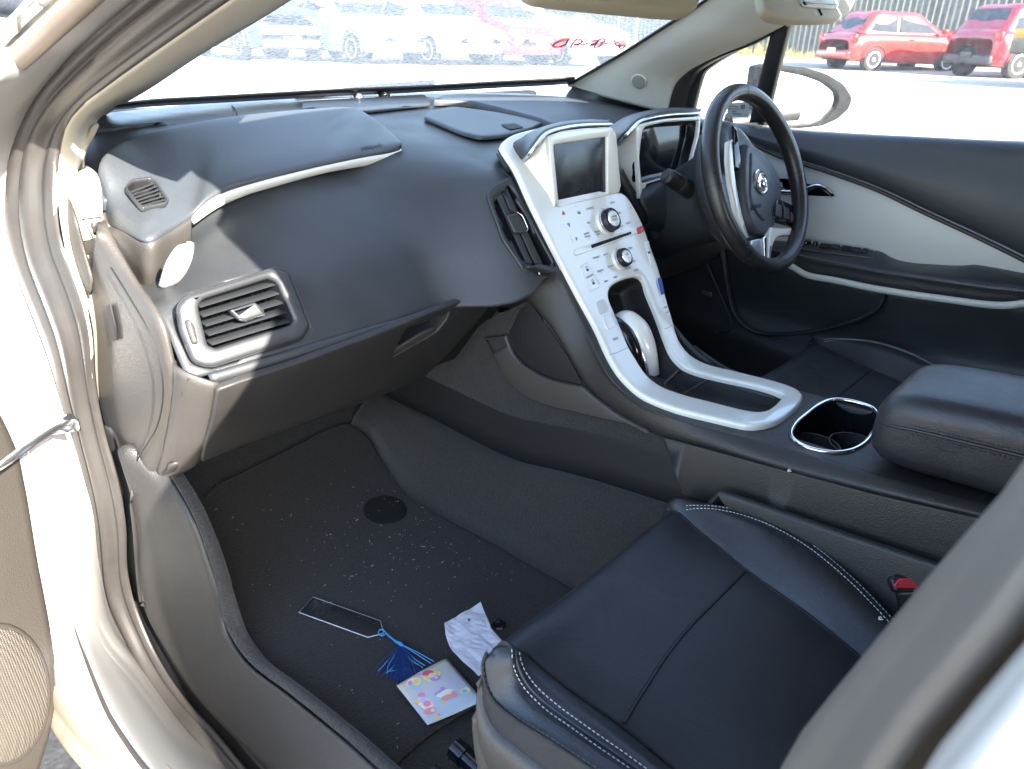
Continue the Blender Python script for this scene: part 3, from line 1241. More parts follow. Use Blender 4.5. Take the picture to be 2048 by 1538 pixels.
# left end block with the small demist vent
pt = P([(205, 395)], left(.06)) + P([(206, 438)], left(.06)) + P([(250, 463)], ('x', -.675)) + P([(301, 485)], ('x', -.665)) + P([(345, 464)], ('x', -.625)) + P([(384, 439)], ysheet(lipY))
pb = P([(206, 442)], left(.06)) + P([(235, 492)], ('x', -.685)) + P([(272, 562)], ('x', -.675)) + P([(297, 588)], ('x', -.668)) + P([(326, 575)], ('x', -.645)) + P([(384, 495)], ('x', -.588))
pt, pb = cr(pt, 40), cr(pb, 40)
grid("end_block", [[p + Vector((0.006, .01, .004)) for p in pt], [a.lerp(b, .06) for a, b in zip(pt, pb)], [a.lerp(b, .5) + Vector((-.003, -.006, 0)) for a, b in zip(pt, pb)],
                   [a.lerp(b, .94) for a, b in zip(pt, pb)], pb, [p + Vector((.01, .02, -.003)) for p in pb]], 60, 24, M['hard'], dash, .006)
st = P([(376, 493), (358, 500), (342, 522), (331, 552), (324, 575)], ('x', -.662))
st2 = P([(385, 486), (385, 500), (372, 540), (352, 566), (330, 578)], ('x', -.650))
grid("accent_strip_end", [[p + Vector((-.004, .004, 0)) for p in st], [p + Vector((0, -.004, 0)) for p in st], [p + Vector((0, -.004, 0)) for p in st2], [p + Vector((.002, .012, 0)) for p in st2]], 24, 10, M['whitestrip'], dash, .004)
# demist vent
vs = fitplane(abc, (258, 372), (330, 400), (290, 418), .003)
dv = rnd([(248, 378, .3), (262, 362, .3), (300, 357, .3), (313, 365, .3), (338, 402, .25), (332, 411, .3), (285, 421, .3), (277, 414, .3)], .3, 4)
dvi = rnd([(252, 379, .3), (265, 366, .3), (299, 361, .3), (309, 367, .3), (332, 402, .25), (328, 407, .3), (287, 416, .3), (280, 411, .3)], .3, 4)
v = drape("demist_vent", dv, vs, M['dash'], dash, .006, .002, holes=[dvi], h0=-.002)
cut(abc, cr2(dvi, 40))
w_ = well("vent_cavity", dvi, vs, .02, M['slot'], v)
for k in range(6):
    f = (k + .7) / 6.3
    a = vs.px(250 + 34 * f + 2, 383 + 33 * f)
    b = vs.px(305 + 27 * f, 362 + 42 * f)
    A3, B3 = vs.at(*a, .0005), vs.at(*b, .0005)
    tube("vent_slat", [A3, B3], .0012, M['dash'], v, 6, rb=.0022)

# passenger side panel at the door end of the dash
e0 = cr(P([(205, 442), (240, 510), (275, 570), (300, 605), (326, 650), (341, 708), (348, 742), (346, 790), (335, 860), (318, 930), (300, 968)], ('x', -.702)), NA)
e1 = cr(P([(196, 445), (180, 560), (183, 640), (190, 740), (205, 830), (225, 890), (248, 940), (262, 970), (272, 985), (282, 985), (292, 980)], ('x', -.716)), NA)
grid("dash_end_panel", [[p + Vector((.004, .002, .0)).lerp(Vector((.04, .03, 0)), min(1, max(0, (i - 16) / 6))) for i, p in enumerate(e0)], [p + Vector((.002, .001, .0)).lerp(Vector((.012, .002, 0)), min(1, max(0, (i - 16) / 6))) for i, p in enumerate(e0)], e0, [a.lerp(b, .12) + Vector((-.006, 0, 0)) for a, b in zip(e0, e1)],
                        [a.lerp(b, .55) + Vector((-.006, 0, 0)) for a, b in zip(e0, e1)], e1], 60, 20, M['hard'], dash, .006)
eps = Plane(Vector((-.692, .4, .7)), (-1, -.06, 0), (0, -1, 0))
tube("end_panel_joint", P([(222, 535), (262, 600), (300, 668), (322, 740), (326, 790), (315, 850), (283, 905), (268, 935)], lambda p: p.x + .7185), .0011, M['slot'], dash, 6)
drape("end_panel_slot", rnd([(215, 612), (222, 608), (233, 655), (236, 680), (228, 682), (220, 650)], .2), Plane(Vector((-.719, .4, .7)), (-1, -.0, 0), (0, -1, 0)), M['slot'], dash, .002, .0005)

# lower dash: vent band edge, glove box door, underside
FX = [-.672, -.60, -.5, -.4, -.3, -.22, -.14]


def prow(y, z, curve=.03, x0=-.700, x1=-.10, lift=0.0):
    return [Vector((x, y + curve * max(0, abs(x) - .3), z + lift * max(0, x + .45))) for x in np.linspace(x0, x1, 13)]


grid("dash_lower_edge", [prow(.203, .724, x0=-.671, x1=-.27), prow(.197, .715, x0=-.671, x1=-.27), prow(.204, .704, x0=-.671, x1=-.27), prow(.225, .700, x0=-.671, x1=-.27)], 40, 10, M['dash'], dash, .004)
gl = Prof([(.200, .716), (.207, .700), (.235, .655), (.270, .605), (.300, .568), (.322, .544), (.338, .524)], side=-1)
gbo = [(427, 770), (478, 752), (581, 720), (700, 677), (737, 664), (839, 623), (900, 600), (940, 586), (962, 584), (974, 592), (968, 612), (940, 645), (900, 690), (862, 728), (835, 752), (740, 789), (650, 818), (560, 849), (470, 884), (398, 914), (404, 880), (418, 830)]
hnd = rnd([(806, 648, .25), (893, 615, .25), (886, 632, .2), (868, 655, .3), (840, 672, .3), (778, 705, .2), (785, 690, .2)], .2)
gb = drape("glove_box", rnd(gbo, .12, 2), gl, M['lowdash'], dash, .010, .003, holes=[hnd], res=.03)
well("handle_recess", hnd, gl, .016, M['slot'], gb, inset_d=.002)
lipq = rnd([(778, 705), (786, 691), (800, 684), (838, 661), (862, 650), (868, 655), (858, 664), (840, 676)], .2)
drape("handle_lip", lipq, gl, M['hard'], gb, .004, .001, h0=.004)
sl1 = P([(346, 730), (347, 765), (344, 800), (334, 860), (318, 930), (303, 962)], ('x', -.703))
sl2 = [gl.at(*gl.px(*q), .004) for q in ((434, 764), (428, 780), (420, 830), (408, 880), (398, 914), (392, 925))]
grid("dash_side_lower", [[p + Vector((.02, .03, 0)) for p in sl1], sl1, [a.lerp(b, .3) + Vector((-.004, -.008, 0)) for a, b in zip(sl1, sl2)], sl2, [p + Vector((.006, .02, 0)) for p in sl2]], 24, 14, M['hard'], dash, .004)
u = [prow(.318, .552, x1=-.30), prow(.34, .528, x1=-.30), prow(.38, .520, x1=-.30), prow(.5, .53, x1=-.30)]
grid("dash_underside", u, 30, 14, M['console'], dash, .006)
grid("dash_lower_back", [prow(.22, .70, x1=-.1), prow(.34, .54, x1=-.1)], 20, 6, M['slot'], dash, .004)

# passenger air vent
fn = Plane(atY(495, 635, .232), (-.05, -.90, .42))
vo = rnd([(352, 612, .45), (372, 592, .3), (548, 536, .35), (575, 545, .35), (618, 652, .3), (604, 676, .4), (420, 736, .4), (385, 726, .4), (358, 660, .3)], .35, 5)
vi = rnd([(392, 603, .25), (535, 558, .3), (552, 566, .4), (584, 640, .3), (578, 650, .4), (430, 697, .3), (414, 690, .3)], .3, 4)
fr = drape("air_vent", vo, fn, M['dash'], dash, .010, .006, holes=[vi], h0=-.004)
cut(facegrid, cr2(vo, 50))
well("vent_cavity", vi, Plane(fn.o + fn.n * .004, fn.n), .05, M['slot'], fr, inset_d=.003)
grv = cr([fn.at(*fn.px(*q), .0004) for q in cr2(vo, 60)], 120, True)
tube("vent_joint", grv, .0015, M['slot'], fr, 6, closed=True, raw=True)
fl = Plane(fn.o, fn.n)
for k in range(5):
    f = (k + .42) / 5
    a = Vector((394 + 30 * f, 601 + 94 * f))
    b = Vector((545 + 38 * f, 556 + 92 * f))
    pa, pb_ = fl.at(*fl.px(*a), -.010), fl.at(*fl.px(*b), -.010)
    T = (pb_ - pa).normalized()
    tilt = (fn.n * .92 - Vector((0, 0, 1)) * .34)
    up = (tilt - T * tilt.dot(T)).normalized()
    tube("vent_slat", [pa, pb_], .013, M['dash'], fr, 10, rb=.0020, up=up)
for k in range(7):
    f = (k + .5) / 7
    a = fl.px(395 + 148 * f, 603 - 44 * f)
    b = fl.px(420 + 158 * f, 694 - 46 * f)
    tube("vent_fin", [fl.at(*a, -.028), fl.at(*b, -.028)], .007, M['black'], fr, 6, rb=.001, up=fn.n)
tab = drape("vent_tab", rnd([(456, 622, .1), (507, 605, .15), (526, 623, .25), (524, 630, .3), (488, 642, .3), (474, 640, .3)], .2),
            Plane(fn.o + fn.n * .004, fn.n), M['dash'], fr, .007, .003)
tube("tab_chrome", [fn.at(*fn.px(*q), .010) for q in ((472, 641), (480, 643), (490, 643), (524, 631))], .0012, M['chrome'], fr, 6)
drape("vent_thumbwheel", rnd([(365, 643), (374, 640), (384, 652), (390, 675), (392, 690), (380, 690), (372, 668)], .3), fn, M['hard'], fr, .012, .005)

# centre left vent beside the white panel
cv = fitplane(facegrid, (985, 395), (1008, 480), (1092, 520), .003, (0, -.6, -.8))
co_ = rnd([(983, 398, .3), (1015, 372, .2), (1024, 376, .2), (1103, 526, .15), (1098, 531, .2), (1050, 530, .2), (1010, 470, .1)], .25, 4)
cvf = drape("centre_vent", rnd([(972, 392, .4), (978, 376, .3), (1022, 352, .3), (1032, 368, .2), (1117, 538, .2), (1110, 546, .2), (1048, 545, .2), (1004, 480, .1)], .25, 4), cv, M['dash'], dash, .006, .003, holes=[co_], h0=-.004)
cut(facegrid, cr2(co_, 50))
well("vent_cavity", co_, Plane(cv.o, cv.n, (0, -.6, -.8)), .035, M['slot'], cvf, inset_d=.002)
for (a0, a1, b1, b0) in (((991, 394), (1001, 387), (1064, 529), (1052, 529)), ((1003, 386), (1013, 379), (1084, 529), (1068, 529))):
    drape("vent_blade", [a0, a1, b1, b0], Plane(cv.o - cv.n * .006, cv.n, (0, -.6, -.8)), M['dash'], cvf, .004, .001)
drape("vent_tab", rnd([(1008, 432), (1030, 428), (1042, 440), (1052, 462), (1046, 468), (1026, 469)], .25), Plane(cv.o - cv.n * .0, cv.n, (0, -.6, -.8)), M['dash'], cvf, .008, .003)
tube("tab_chrome", [cv.at(*cv.px(*q), .008) for q in ((1031, 428), (1040, 434), (1049, 452), (1052, 462), (1046, 468))], .0012, M['chrome'], cvf, 6)
drape("vent_slider", rnd([(1070, 541), (1104, 541), (1105, 551), (1071, 551)], .2), Plane(cv.o + cv.n * .004, cv.n, (0, -.6, -.8)), M['piano'], cvf, .003, .001)
drape("slider_mark", [(1077, 543), (1080, 543), (1080, 549), (1077, 549)], Plane(cv.o + cv.n * .0075, cv.n, (0, -.6, -.8)), M['thread'], cvf, .0005, .0001)

# storage lid on top, driver side pad, light sensors
lidS = HF(lambda x, y: zb(x, y) + .004)
lid = drape("storage_lid", rnd([(845, 238, .35), (862, 226, .3), (905, 218, .3), (1085, 250, .1), (1060, 262, .2), (1010, 276, .4), (960, 281, .4), (920, 270, .3)], .3, 4), lidS, M['dash_soft'], dash, .007, .004, res=.02)
drape("lid_latch", rnd([(1001, 249), (1030, 247), (1048, 255), (1020, 260)], .2), HF(lambda x, y: zb(x, y) + .012), M['slot'], lid, .001, .0004)
padS = HF(lambda x, y: zb(x, y) + .004)
drape("driver_pad", rnd([(864, 211, .3), (880, 202, .4), (930, 199, .2), (1130, 204, .1), (1240, 210, .1), (1340, 226, .1), (1400, 240, .1), (1400, 262, .1), (1300, 296, .1), (1228, 300, .1), (1110, 262, .1), (1000, 228, .1), (940, 214, .3), (900, 212, .3)], .2, 3), padS, M['dash_soft'], dash, .014, .006, res=.025)
pad2 = drape("sensor_panel", rnd([(604, 222, .1), (606, 206, .1), (850, 192, .2), (862, 212, .2), (735, 226, .1)], .1), HF(lambda x, y: zb(x, y) + .003), M['dash'], dash, .004, .002, res=.03)
for px, py, r in ((768, 192, .0150), (717, 196, .0125)):
    c = hit(px, py, lambda p: p.z - zb(p.x, p.y) - .004)
    prof = [(r * math.cos(a), r * 1.05 * math.sin(a)) for a in np.linspace(0, math.pi / 2 * .97, 9)]
    lathe("light_sensor", [(r * 1.1, -.004), (r * 1.1, 0)] + prof, Matrix.Translation(c), M['piano'] if r > .013 else M['satin'], dash, 20)
tube("dash_joint", [top.at(*top.px(*q), .001) for q in ((464, 212), (472, 222), (475, 235))], .0012, M['slot'], dash, 6)

# ================================================================== centre stack
stack = part("centre_stack", "glossy white centre panel with touch screen and two round knobs")
SS = Prof([(.235, .96), (.16, .868), (.09, .752), (.045, .692), (.0, .655), (-.035, .628), (-.075, .607), (-.13, .595), (-.25, .597), (-.45, .612), (-.85, .632)], side=-1)
tst = SS._n(.1)
if tst[1] < 0:
    SS.side = 1
so_ = [(996, 300, .5), (1004, 286, .5), (1040, 270, .1), (1120, 264, .1), (1150, 330, .1), (1185, 384, .1), (1238, 392, .1), (1262, 424, .1), (1278, 457, .1), (1292, 497, .1), (1307, 538, .1), (1323, 596, .1), (1336, 640, .2),
       (1351, 688, .4), (1373, 717, .4), (1405, 736, .4), (1471, 754, .1), (1568, 780, .1), (1598, 794, .4), (1605, 804, .5), (1598, 818, .4), (1564, 847, .2), (1544, 857, .4), (1507, 864, .4), (1483, 862, .3),
       (1422, 848, .2), (1361, 833, .3), (1322, 820, .4), (1280, 800, .4), (1250, 775, .4), (1222, 740, .3), (1181, 656, .1), (1145, 590, .1), (1114, 531, .1), (1087, 478, .1), (1053, 410, .1), (1024, 346, .2), (1006, 318, .3)]
hole = [(1209, 600, .3), (1211, 582, .5), (1226, 569, .3), (1267, 557, .4), (1279, 564, .5), (1287, 589, .1), (1307, 638, .1), (1325, 687, .2), (1338, 716, .4), (1360, 740, .4), (1393, 755, .3), (1432, 765, .1), (1520, 785, .1), (1552, 796, .4), (1564, 803, .5),
        (1554, 816, .3), (1534, 832, .5), (1515, 836, .5), (1490, 833, .3), (1422, 816, .1), (1359, 799, .2), (1315, 781, .3), (1286, 757, .3), (1266, 728, .2), (1250, 701, .1), (1237, 669, .1), (1221, 632, .1)]
holer = cr2([q[:2] for q in hole], 110)
so2 = cr2([q[:2] for q in so_], 150)
drape("white_panel", so2, SS, M['white'], stack, .010, .0045, holes=[holer], res=.012, h0=.002, seg=4)
drape("panel_backing", so2, SS, M['black'], stack, .003, .001, holes=[holer], res=.014, h0=-.0015)
well("tray", holer, SS, .045, M['console'], stack, inset_d=.006)

# screen unit
t_ = math.radians(11)
SP = Plane((-.012, .158, .905), (0, -math.cos(t_), math.sin(t_)))
bez = rnd([(1091, 272, .2), (1120, 262, .2), (1160, 257, .2), (1219, 254, .2), (1227, 272, .2), (1236, 372, .1), (1233, 386, .3), (1112, 418, .1), (1101, 416, .3)], .2, 4)
scr = rnd([(1101, 291), (1208, 274), (1209, 386), (1112, 412)], .02, 2)
sframe = drape("screen_frame", bez, SP, M['white'], stack, .012, .0035, holes=[scr], h0=-.004, seg=4)
drape("touch_screen", [(1099, 289), (1210, 272), (1211, 388), (1111, 414)], SP, M['screen'], stack, .002, .0005, h0=.0005)
E1 = [SP.at(*SP.px(*q), .002) for q in ((1091, 270), (1095, 320), (1098, 370), (1102, 415))]
E2 = [SS.at(*SS.px(*q), .010) for q in ((1036, 331), (1060, 362), (1082, 390), (1102, 416))]
grid("screen_cheek", [E1, E2], 16, 10, M['white'], stack, .006, smooth_rows=False)
E1r = [SP.at(*SP.px(*q), -.013) for q in ((1222, 256), (1228, 310), (1233, 350), (1234, 384))]
E2r = [p + Vector((.004, .075, -.02 + .012 * i)) for i, p in enumerate(E1r)]
grid("screen_cheek", [E1r, E2r], 12, 6, M['white'], stack, .006, away=(3, 0, 1))
chl = [SS.at(*SS.px(1037, 330), .012)] + [SP.at(*SP.px(*q), .004) for q in ((1060, 303), (1084, 272), (1096, 264), (1125, 256), (1160, 251), (1219, 249))]
tube("chrome_trim", chl, .0032, M['chrome'], stack, 10, rb=.0024)
rear = [SS.at(*SS.px(1036, 331), .006), SS.at(*SS.px(1016, 296), .006)] + [atY(*q, .268) for q in ((1026, 281), (1068, 261), (1115, 248), (1173, 243), (1221, 246))]
grid("screen_hood", [[p + Vector((0, .003, -.004)) for p in chl], [p + Vector((0, .004, .001)) for p in chl], [a.lerp(b, .5) + Vector((0, 0, .006)) for a, b in zip(cr(chl, 20), cr(rear, 20))], rear,
                     [p + Vector((0, .03, -.02)) for p in rear]], 40, 16, M['dash_soft'], stack, .005)

# knobs
def knob(px, py, r, h):
    u, v = SS.px(px, py)
    a, b, n = SS.frame(u, v)
    o = SS.at(u, v, .011)
    Mx = Matrix(((a.x, b.x, n.x, o.x), (a.y, b.y, n.y, o.y), (a.z, b.z, n.z, o.z), (0, 0, 0, 1)))
    k = lathe("knob", [(r * 1.18, 0), (r * 1.16, .003), (r * 1.05, .006)], Mx, M['white'], stack, 40)
    lathe("knob_ring", [(r * .98, .004), (r, .007), (r, h * .7), (r * .93, h), (r * .74, h + .0012), (r * .70, h - .001)], Mx, M['darkring'], k, 40)
    lathe("knob_band", [(r * 1.015, .007), (r * 1.02, .0085), (r * 1.015, .010)], Mx, M['chrome'], k, 40)
    lathe("knob_rim", [(r * .74, h + .001), (r * .72, h + .0022), (r * .66, h + .0022), (r * .64, h + .001)], Mx, M['chrome'], k, 40)
    lathe("knob_cap", [(r * .66, h), (r * .63, h + .0018), (r * .3, h + .0024)], Mx, M['white'], k, 40)
    return Plane(Mx @ Vector((0, 0, h + .0026)), n, a), k


kp1, kk1 = knob(1201, 449, .0215, .020)
kp2, kk2 = knob(1229, 524, .0175, .018)
text("knob_print", "ENTER\nSELECT", kp1, (0, 0), .0055, M['ink'], kk1, h=.0004, rot=-.05)
text("knob_print", "O/I", kp2, (0, .003), .006, M['ink'], kk2, h=.0004, rot=-.05)

HP = .0125


def lab(s, px, py, size=.0052, m='ink', rot=.0, par=None):
    return text("panel_print", s, SS, SS.px(px, py), size, M[m], par or stack, rot=rot, h=HP, depth=.0002)


pr = [lab("CLIMATE", 1170, 422, .0058), lab("AUTO", 1215, 410), lab("A/C", 1230, 430), lab("RADIO\nMEDIA", 1164, 474), lab("FAV", 1167, 450), lab("NAV\nHOME", 1185, 470), lab("TUNE", 1231, 457), lab("TONE", 1246, 450),
      lab("CONFIG", 1182, 519), lab("BACK", 1201, 513), lab("REPEAT", 1191, 546), lab("PHONE", 1211, 537), lab("NAV", 1202, 567), lab("DEST", 1221, 559), lab("INFO", 1250, 500), lab("SCAN", 1262, 545), lab("DVD", 1223, 685, .0075), lab("REAR", 1247, 541),
      lab("SPORT", 1323, 622, .0045), lab("OFF", 1326, 632, .0045), lab("TRACK", 1255, 528)]
for px, py in ((1169, 458), (1167, 482), (1186, 478), (1234, 462), (1251, 456), (1184, 526), (1203, 519), (1193, 551), (1213, 543), (1263, 496)):
    pr.append(lab("=", px, py, .006, 'ink'))
for px, py in ((1143, 421), (1132, 480), (1134, 486), (1136, 491), (1212, 402), (1228, 399), (1270, 440), (1264, 452), (1259, 547), (1240, 398)):
    pr.append(lab(".", px, py, .010, 'darkink'))
pr.append(lab("(III)", 1148, 431, .0062, 'darkink'))
pr.append(lab("h", 1143, 482, .009, 'darkink'))
pr.append(lab("^", 1148, 508, .010, 'darkink'))
pr.append(lab("_", 1148, 505, .009, 'darkink'))
pr.append(lab("+", 1251, 420, .006, 'darkink'))
pr.append(lab("P", 1209, 648, .008, 'darkink'))



def tri(name, c, s, m, down=False):
    u, v = SS.px(*c)
    k = 1 if down else -1
    # profile length grows downwards, so v runs down the panel
    if SS.at(u, v + .01).z < SS.at(u, v).z:
        k = -k
    return drape(name, [(u - s, v - k * s * .8), (u + s, v - k * s * .8), (u, v + k * s)], SS, m, stack, .0004, .0001, h0=.012, pxs=False)


tri("warmer_arrow", (1117, 431), .0042, M['redink'], True)
tri("cooler_arrow", (1128, 455), .0042, M['blueink'])
# disc slot, ridge and eject, hazard switch
drape("slot_ridge", rnd([(1135, 509, .4), (1140, 503, .3), (1262, 459, .3), (1270, 462, .4), (1268, 470, .4), (1140, 517, .4)], .3), SS, M['white'], stack, .0025, .0012, h0=.0115, res=.012)
drape("disc_slot", rnd([(1170, 495), (1250, 468), (1251, 473), (1172, 502)], .15), SS, M['slot'], stack, .0006, .0002, h0=.0142, res=.012)
hz = drape("hazard_button", rnd([(1260, 462, .35), (1273, 456, .35), (1278, 466, .35), (1266, 474, .35)], .35, 4), SS, M['red'], stack, .0035, .0015, h0=.012)
uu, vv = SS.px(1271, 465)
tube("hazard_sign", [SS.at(uu + a * .0035, vv + b * .0035, .0160) for a, b in ((-1, .8), (1, .8), (0, -.9))], .00035, M['thread'], hz, 5, closed=True, raw=True)


def button(name, q, m, h=.0016, r=.3):
    return drape(name, rnd(q, r, 4), SS, M[m], stack, h, .0007, h0=.0115, res=.012)


lock = button("lock_button", [(1147, 539, .3), (1163, 529, .3), (1169, 537, .2), (1190, 575, .2), (1188, 580, .3), (1170, 588, .3), (1165, 580, .2)], 'white', .0022)
for (x, y), op in (((1163, 543), True), ((1175, 570), False)):
    u, v = SS.px(x, y)
    dn = 1 if SS.at(u, v + .01).z < SS.at(u, v).z else -1
    s = .0030
    tube("padlock_sign", [SS.at(u + a * s, v - dn * b * s, .0142) for a, b in ((-.7, .2), (-.7, 1.1), (0, 1.6), (.7, 1.1), (.7, .7 if op else .2))], .0004, M['darkink'], lock, 5)
    drape("padlock_sign", [(u - s, v), (u + s, v), (u + s, v + dn * s * 1.4), (u - s, v + dn * s * 1.4)], SS, M['darkink'], lock, .0003, .0001, h0=.0137, pxs=False)
drape("lock_rule", [(1160, 560), (1174, 553), (1176, 556), (1163, 563)], SS, M['ink'], lock, .0003, .0001, h0=.0137)
pwr = button("power_button", [(1193, 641, .3), (1212, 630, .3), (1221, 650, .3), (1224, 660, .3), (1207, 669, .3), (1203, 664, .3)], 'white', .0028)
drape("button_shade", rnd([(1182, 610, .4), (1199, 602, .4), (1210, 628, .2), (1191, 638, .2)], .3), SS, M['whitestrip'], stack, .0010, .0004, h0=.0115)
button("blue_button", [(1303, 565, .35), (1311, 560, .35), (1319, 594, .35), (1312, 598, .35)], 'blue', .003)
tube("button_rim", [SS.at(*SS.px(*q), .0135) for q in rnd([(1303, 565), (1311, 560), (1319, 594), (1312, 598)], .3, 3)], .0007, M['chrome'], stack, 6, closed=True, raw=True)
side_ = button("side_button", [(1279, 489, .3), (1287, 486, .2), (1297, 533, .3), (1292, 537, .3)], 'white', .0018)
drape("button_mark", [(1284, 509), (1289, 507), (1291, 511), (1286, 513)], SS, M['darkink'], side_, .0003, .0001, h0=.0133)
tube("panel_joint", [SS.at(*SS.px(*q), .0121) for q in ((1210, 717), (1222, 714), (1248, 702))], .0006, M['ink'], stack, 5)
tube("panel_joint", [SS.at(*SS.px(*q), .0121) for q in ((1321, 665), (1328, 663), (1338, 656))], .0006, M['ink'], stack, 5)

# gear lever
lev = part("gear_lever", "white gear lever with chrome edge")
lp = [atX(1308, 750, .004), atX(1302, 720, .004), atX(1290, 684, .004), atX(1273, 654, .002), atX(1250, 636, .0), atX(1228, 641, -.004)]
tube("lever_shell", lp, [.008, .010, .014, .017, .015, .008], M['white'], lev, 18, rb=[.014, .017, .021, .023, .021, .012], up=(1, 0, 0) and (0, -.5, .86), res=30)
lk = [p + Vector((-.026, .012, -.008)) for p in lp]
tube("lever_core", lk, [.010, .014, .019, .021, .017, .008], M['piano'], lev, 14, rb=[.010, .013, .017, .019, .016, .009], up=(0, -.5, .86), res=30)
tube("lever_chrome", [p + Vector((-.0185 - .003 * (i in (2, 3)), .000, .002)) for i, p in enumerate(lp[:5])], .0032, M['chrome'], lev, 8, rb=.0022)
gate = drape("lever_gate", rnd([(1262, 735, .4), (1300, 725, .4), (1360, 742, .4), (1392, 775, .4), (1404, 806, .2), (1350, 794, .3), (1300, 772, .3)], .3, 4), SS, M['console'], lev, .004, .002, h0=-.030)
tube("gate_slot", [SS.at(*SS.px(*q), -.0255) for q in ((1305, 748), (1330, 765), (1352, 784), (1358, 792))], .004, M['slot'], lev, 8, rb=.002)

# ================================================================== instrument cluster
clus = part("instrument_cluster", "instrument screen in a white frame under a dark hood")
CP = Plane((.37, .20, .93), (0, -math.cos(t_), math.sin(t_)))
co2 = rnd([(1266, 252, .3), (1280, 247, .2), (1322, 238, .2), (1396, 233, .1), (1393, 271, .1), (1384, 303, .1), (1373, 347, .1), (1312, 359.5, .1), (1288, 366, .2), (1281, 394, .3), (1275, 398, .3)], .2, 3)
ci2 = rnd([(1279, 262, .3), (1285, 254, .3), (1324, 245, .2), (1392, 241, .1), (1389, 271, .1), (1382, 299, .1), (1371, 344, .1), (1312, 357, .1), (1278, 368, .2), (1272, 327, .2), (1275, 290, .2)], .2, 3)
drape("cluster_frame", co2, CP, M['white'], clus, .010, .0028, holes=[ci2], h0=-.002, seg=4)
drape("cluster_screen", ci2, Plane(CP.o - CP.n * .018, CP.n), M['piano'], clus, .002, .0005)
well("cluster_recess", ci2, Plane(CP.o + CP.n * .002, CP.n), .018, M['screen'], clus, inset_d=.002, floor=False)
F1 = [CP.at(*CP.px(*q), .004) for q in ((1267, 252), (1270, 300), (1274, 350), (1277, 397))]
F2 = [atY(1231, 292, .245), atY(1234, 318, .236), atY(1243, 346, .224), atY(1276, 398, .200)]
grid("cluster_cheek", [F1, F2], 16, 10, M['white'], clus, .006, smooth_rows=False)
chc = [F2[0] + Vector((0, -.002, .002))] + [CP.at(*CP.px(*q), .006) for q in ((1250, 269), (1267, 250), (1276, 243), (1302, 235), (1345, 229), (1396, 227))]
tube("chrome_trim", chc, .0034, M['chrome'], clus, 10, rb=.0026)
rc = [F2[0] + Vector((0, .004, -.002)), atY(1222, 268, .30)] + [atY(*q, .31) for q in ((1236, 243), (1258, 231), (1300, 222), (1342, 218), (1398, 221))]
grid("cluster_hood", [[p + Vector((0, .003, -.003)) for p in chc], [p + Vector((0, .005, .002)) for p in chc], [a.lerp(b, .5) + Vector((0, 0, .006)) for a, b in zip(cr(chc, 20), cr(rc, 20))], rc,
                      [p + Vector((0, .03, -.02)) for p in rc]], 40, 16, M['dash_soft'], clus, .005)
# lower dash on the driver's side
dl = []
for y, z in ((.27, .845), (.215, .825), (.19, .76), (.19, .69), (.235, .62), (.32, .57), (.45, .55)):
    dl.append([Vector((x, y + .02 * math.sin((x - .11) * 9), z)) for x in np.linspace(.112, .70, 9)])
grid("driver_lower_dash", dl, 40, 40, M['dash'], dash, .01)
ss1 = [SS.at(.108, v, -.002) for v in np.linspace(.0, .50, 12)]
grid("stack_side", [[p for p in ss1], [p + Vector((.002, .01, -.02)) for p in ss1], [p + Vector((-.01, .10, -.06)) for p in ss1]], 30, 10, M['dash'], stack, .005, away=(3, -1, .6))
tube("cluster_edge", [atY(1236, 345, .225), atY(1258, 385, .205), atY(1285, 425, .185), atY(1310, 470, .17)], .012, M['dash'], dash, 10, rb=.02)
v1 = P([(1281, 375), (1312, 360), (1360, 348), (1404, 338)], ('y', .186))
v2 = P([(1283, 402), (1312, 402), (1360, 404), (1404, 404)], ('y', .150))
v3 = P([(1297, 448), (1320, 458), (1360, 462), (1404, 462)], ('y', .152))
grid("cluster_lower_cover", [[p + Vector((0, .03, -.006)) for p in v1], v1, v2, v3, [p + Vector((0, .05, -.03)) for p in v3]], 24, 20, M['dash'], clus, .004)

# ================================================================== centre console
cons = part("centre_console", "dark grained centre console")
# black flank on the passenger side of the white panel
fl1 = [(1010, 566), (1022, 572), (1041, 588), (1085, 632), (1110, 665), (1133, 704), (1167, 762), (1191, 788), (1225, 817), (1260, 838), (1322, 868), (1420, 893), (1540, 928), (1760, 985), (2000, 1040), (2120, 1068)]
fx1 = lambda p: p.x + .128 + .0 * p.y
fl2 = [(1054, 535), (1090, 545), (1115, 550), (1150, 610), (1168, 650), (1184, 686), (1212, 745), (1232, 770), (1258, 794), (1290, 815), (1345, 838), (1440, 862), (1545, 886), (1660, 922), (1760, 952), (2000, 1008), ]
a1 = cr(P(fl1, fx1), 80)
a2 = cr([SS.at(min(-.085, SS.px(*q)[0]), SS.px(*q)[1], .002) for q in fl2], 80)
grid("console_flank", [[p + Vector((.012, .004, -.012)) for p in a1], a1, [a.lerp(b, .25) + Vector((-.003, -.002, .004)) for a, b in zip(a1, a2)],
                       [a.lerp(b, .7) + Vector((-.001, -.002, .006)) for a, b in zip(a1, a2)], a2, [p + Vector((.03, .0, .0)) for p in a2]], 110, 20, M['console'], cons, .005)
tube("flank_joint", P([(1219, 743), (1200, 750), (1169, 760)], lambda p: 0) if False else [SS.at(*SS.px(1217, 744), .004), a1[40] * 0 + atX(1195, 752, -.118), atX(1170, 760, -.1305)], .0010, M['slot'], cons, 6)
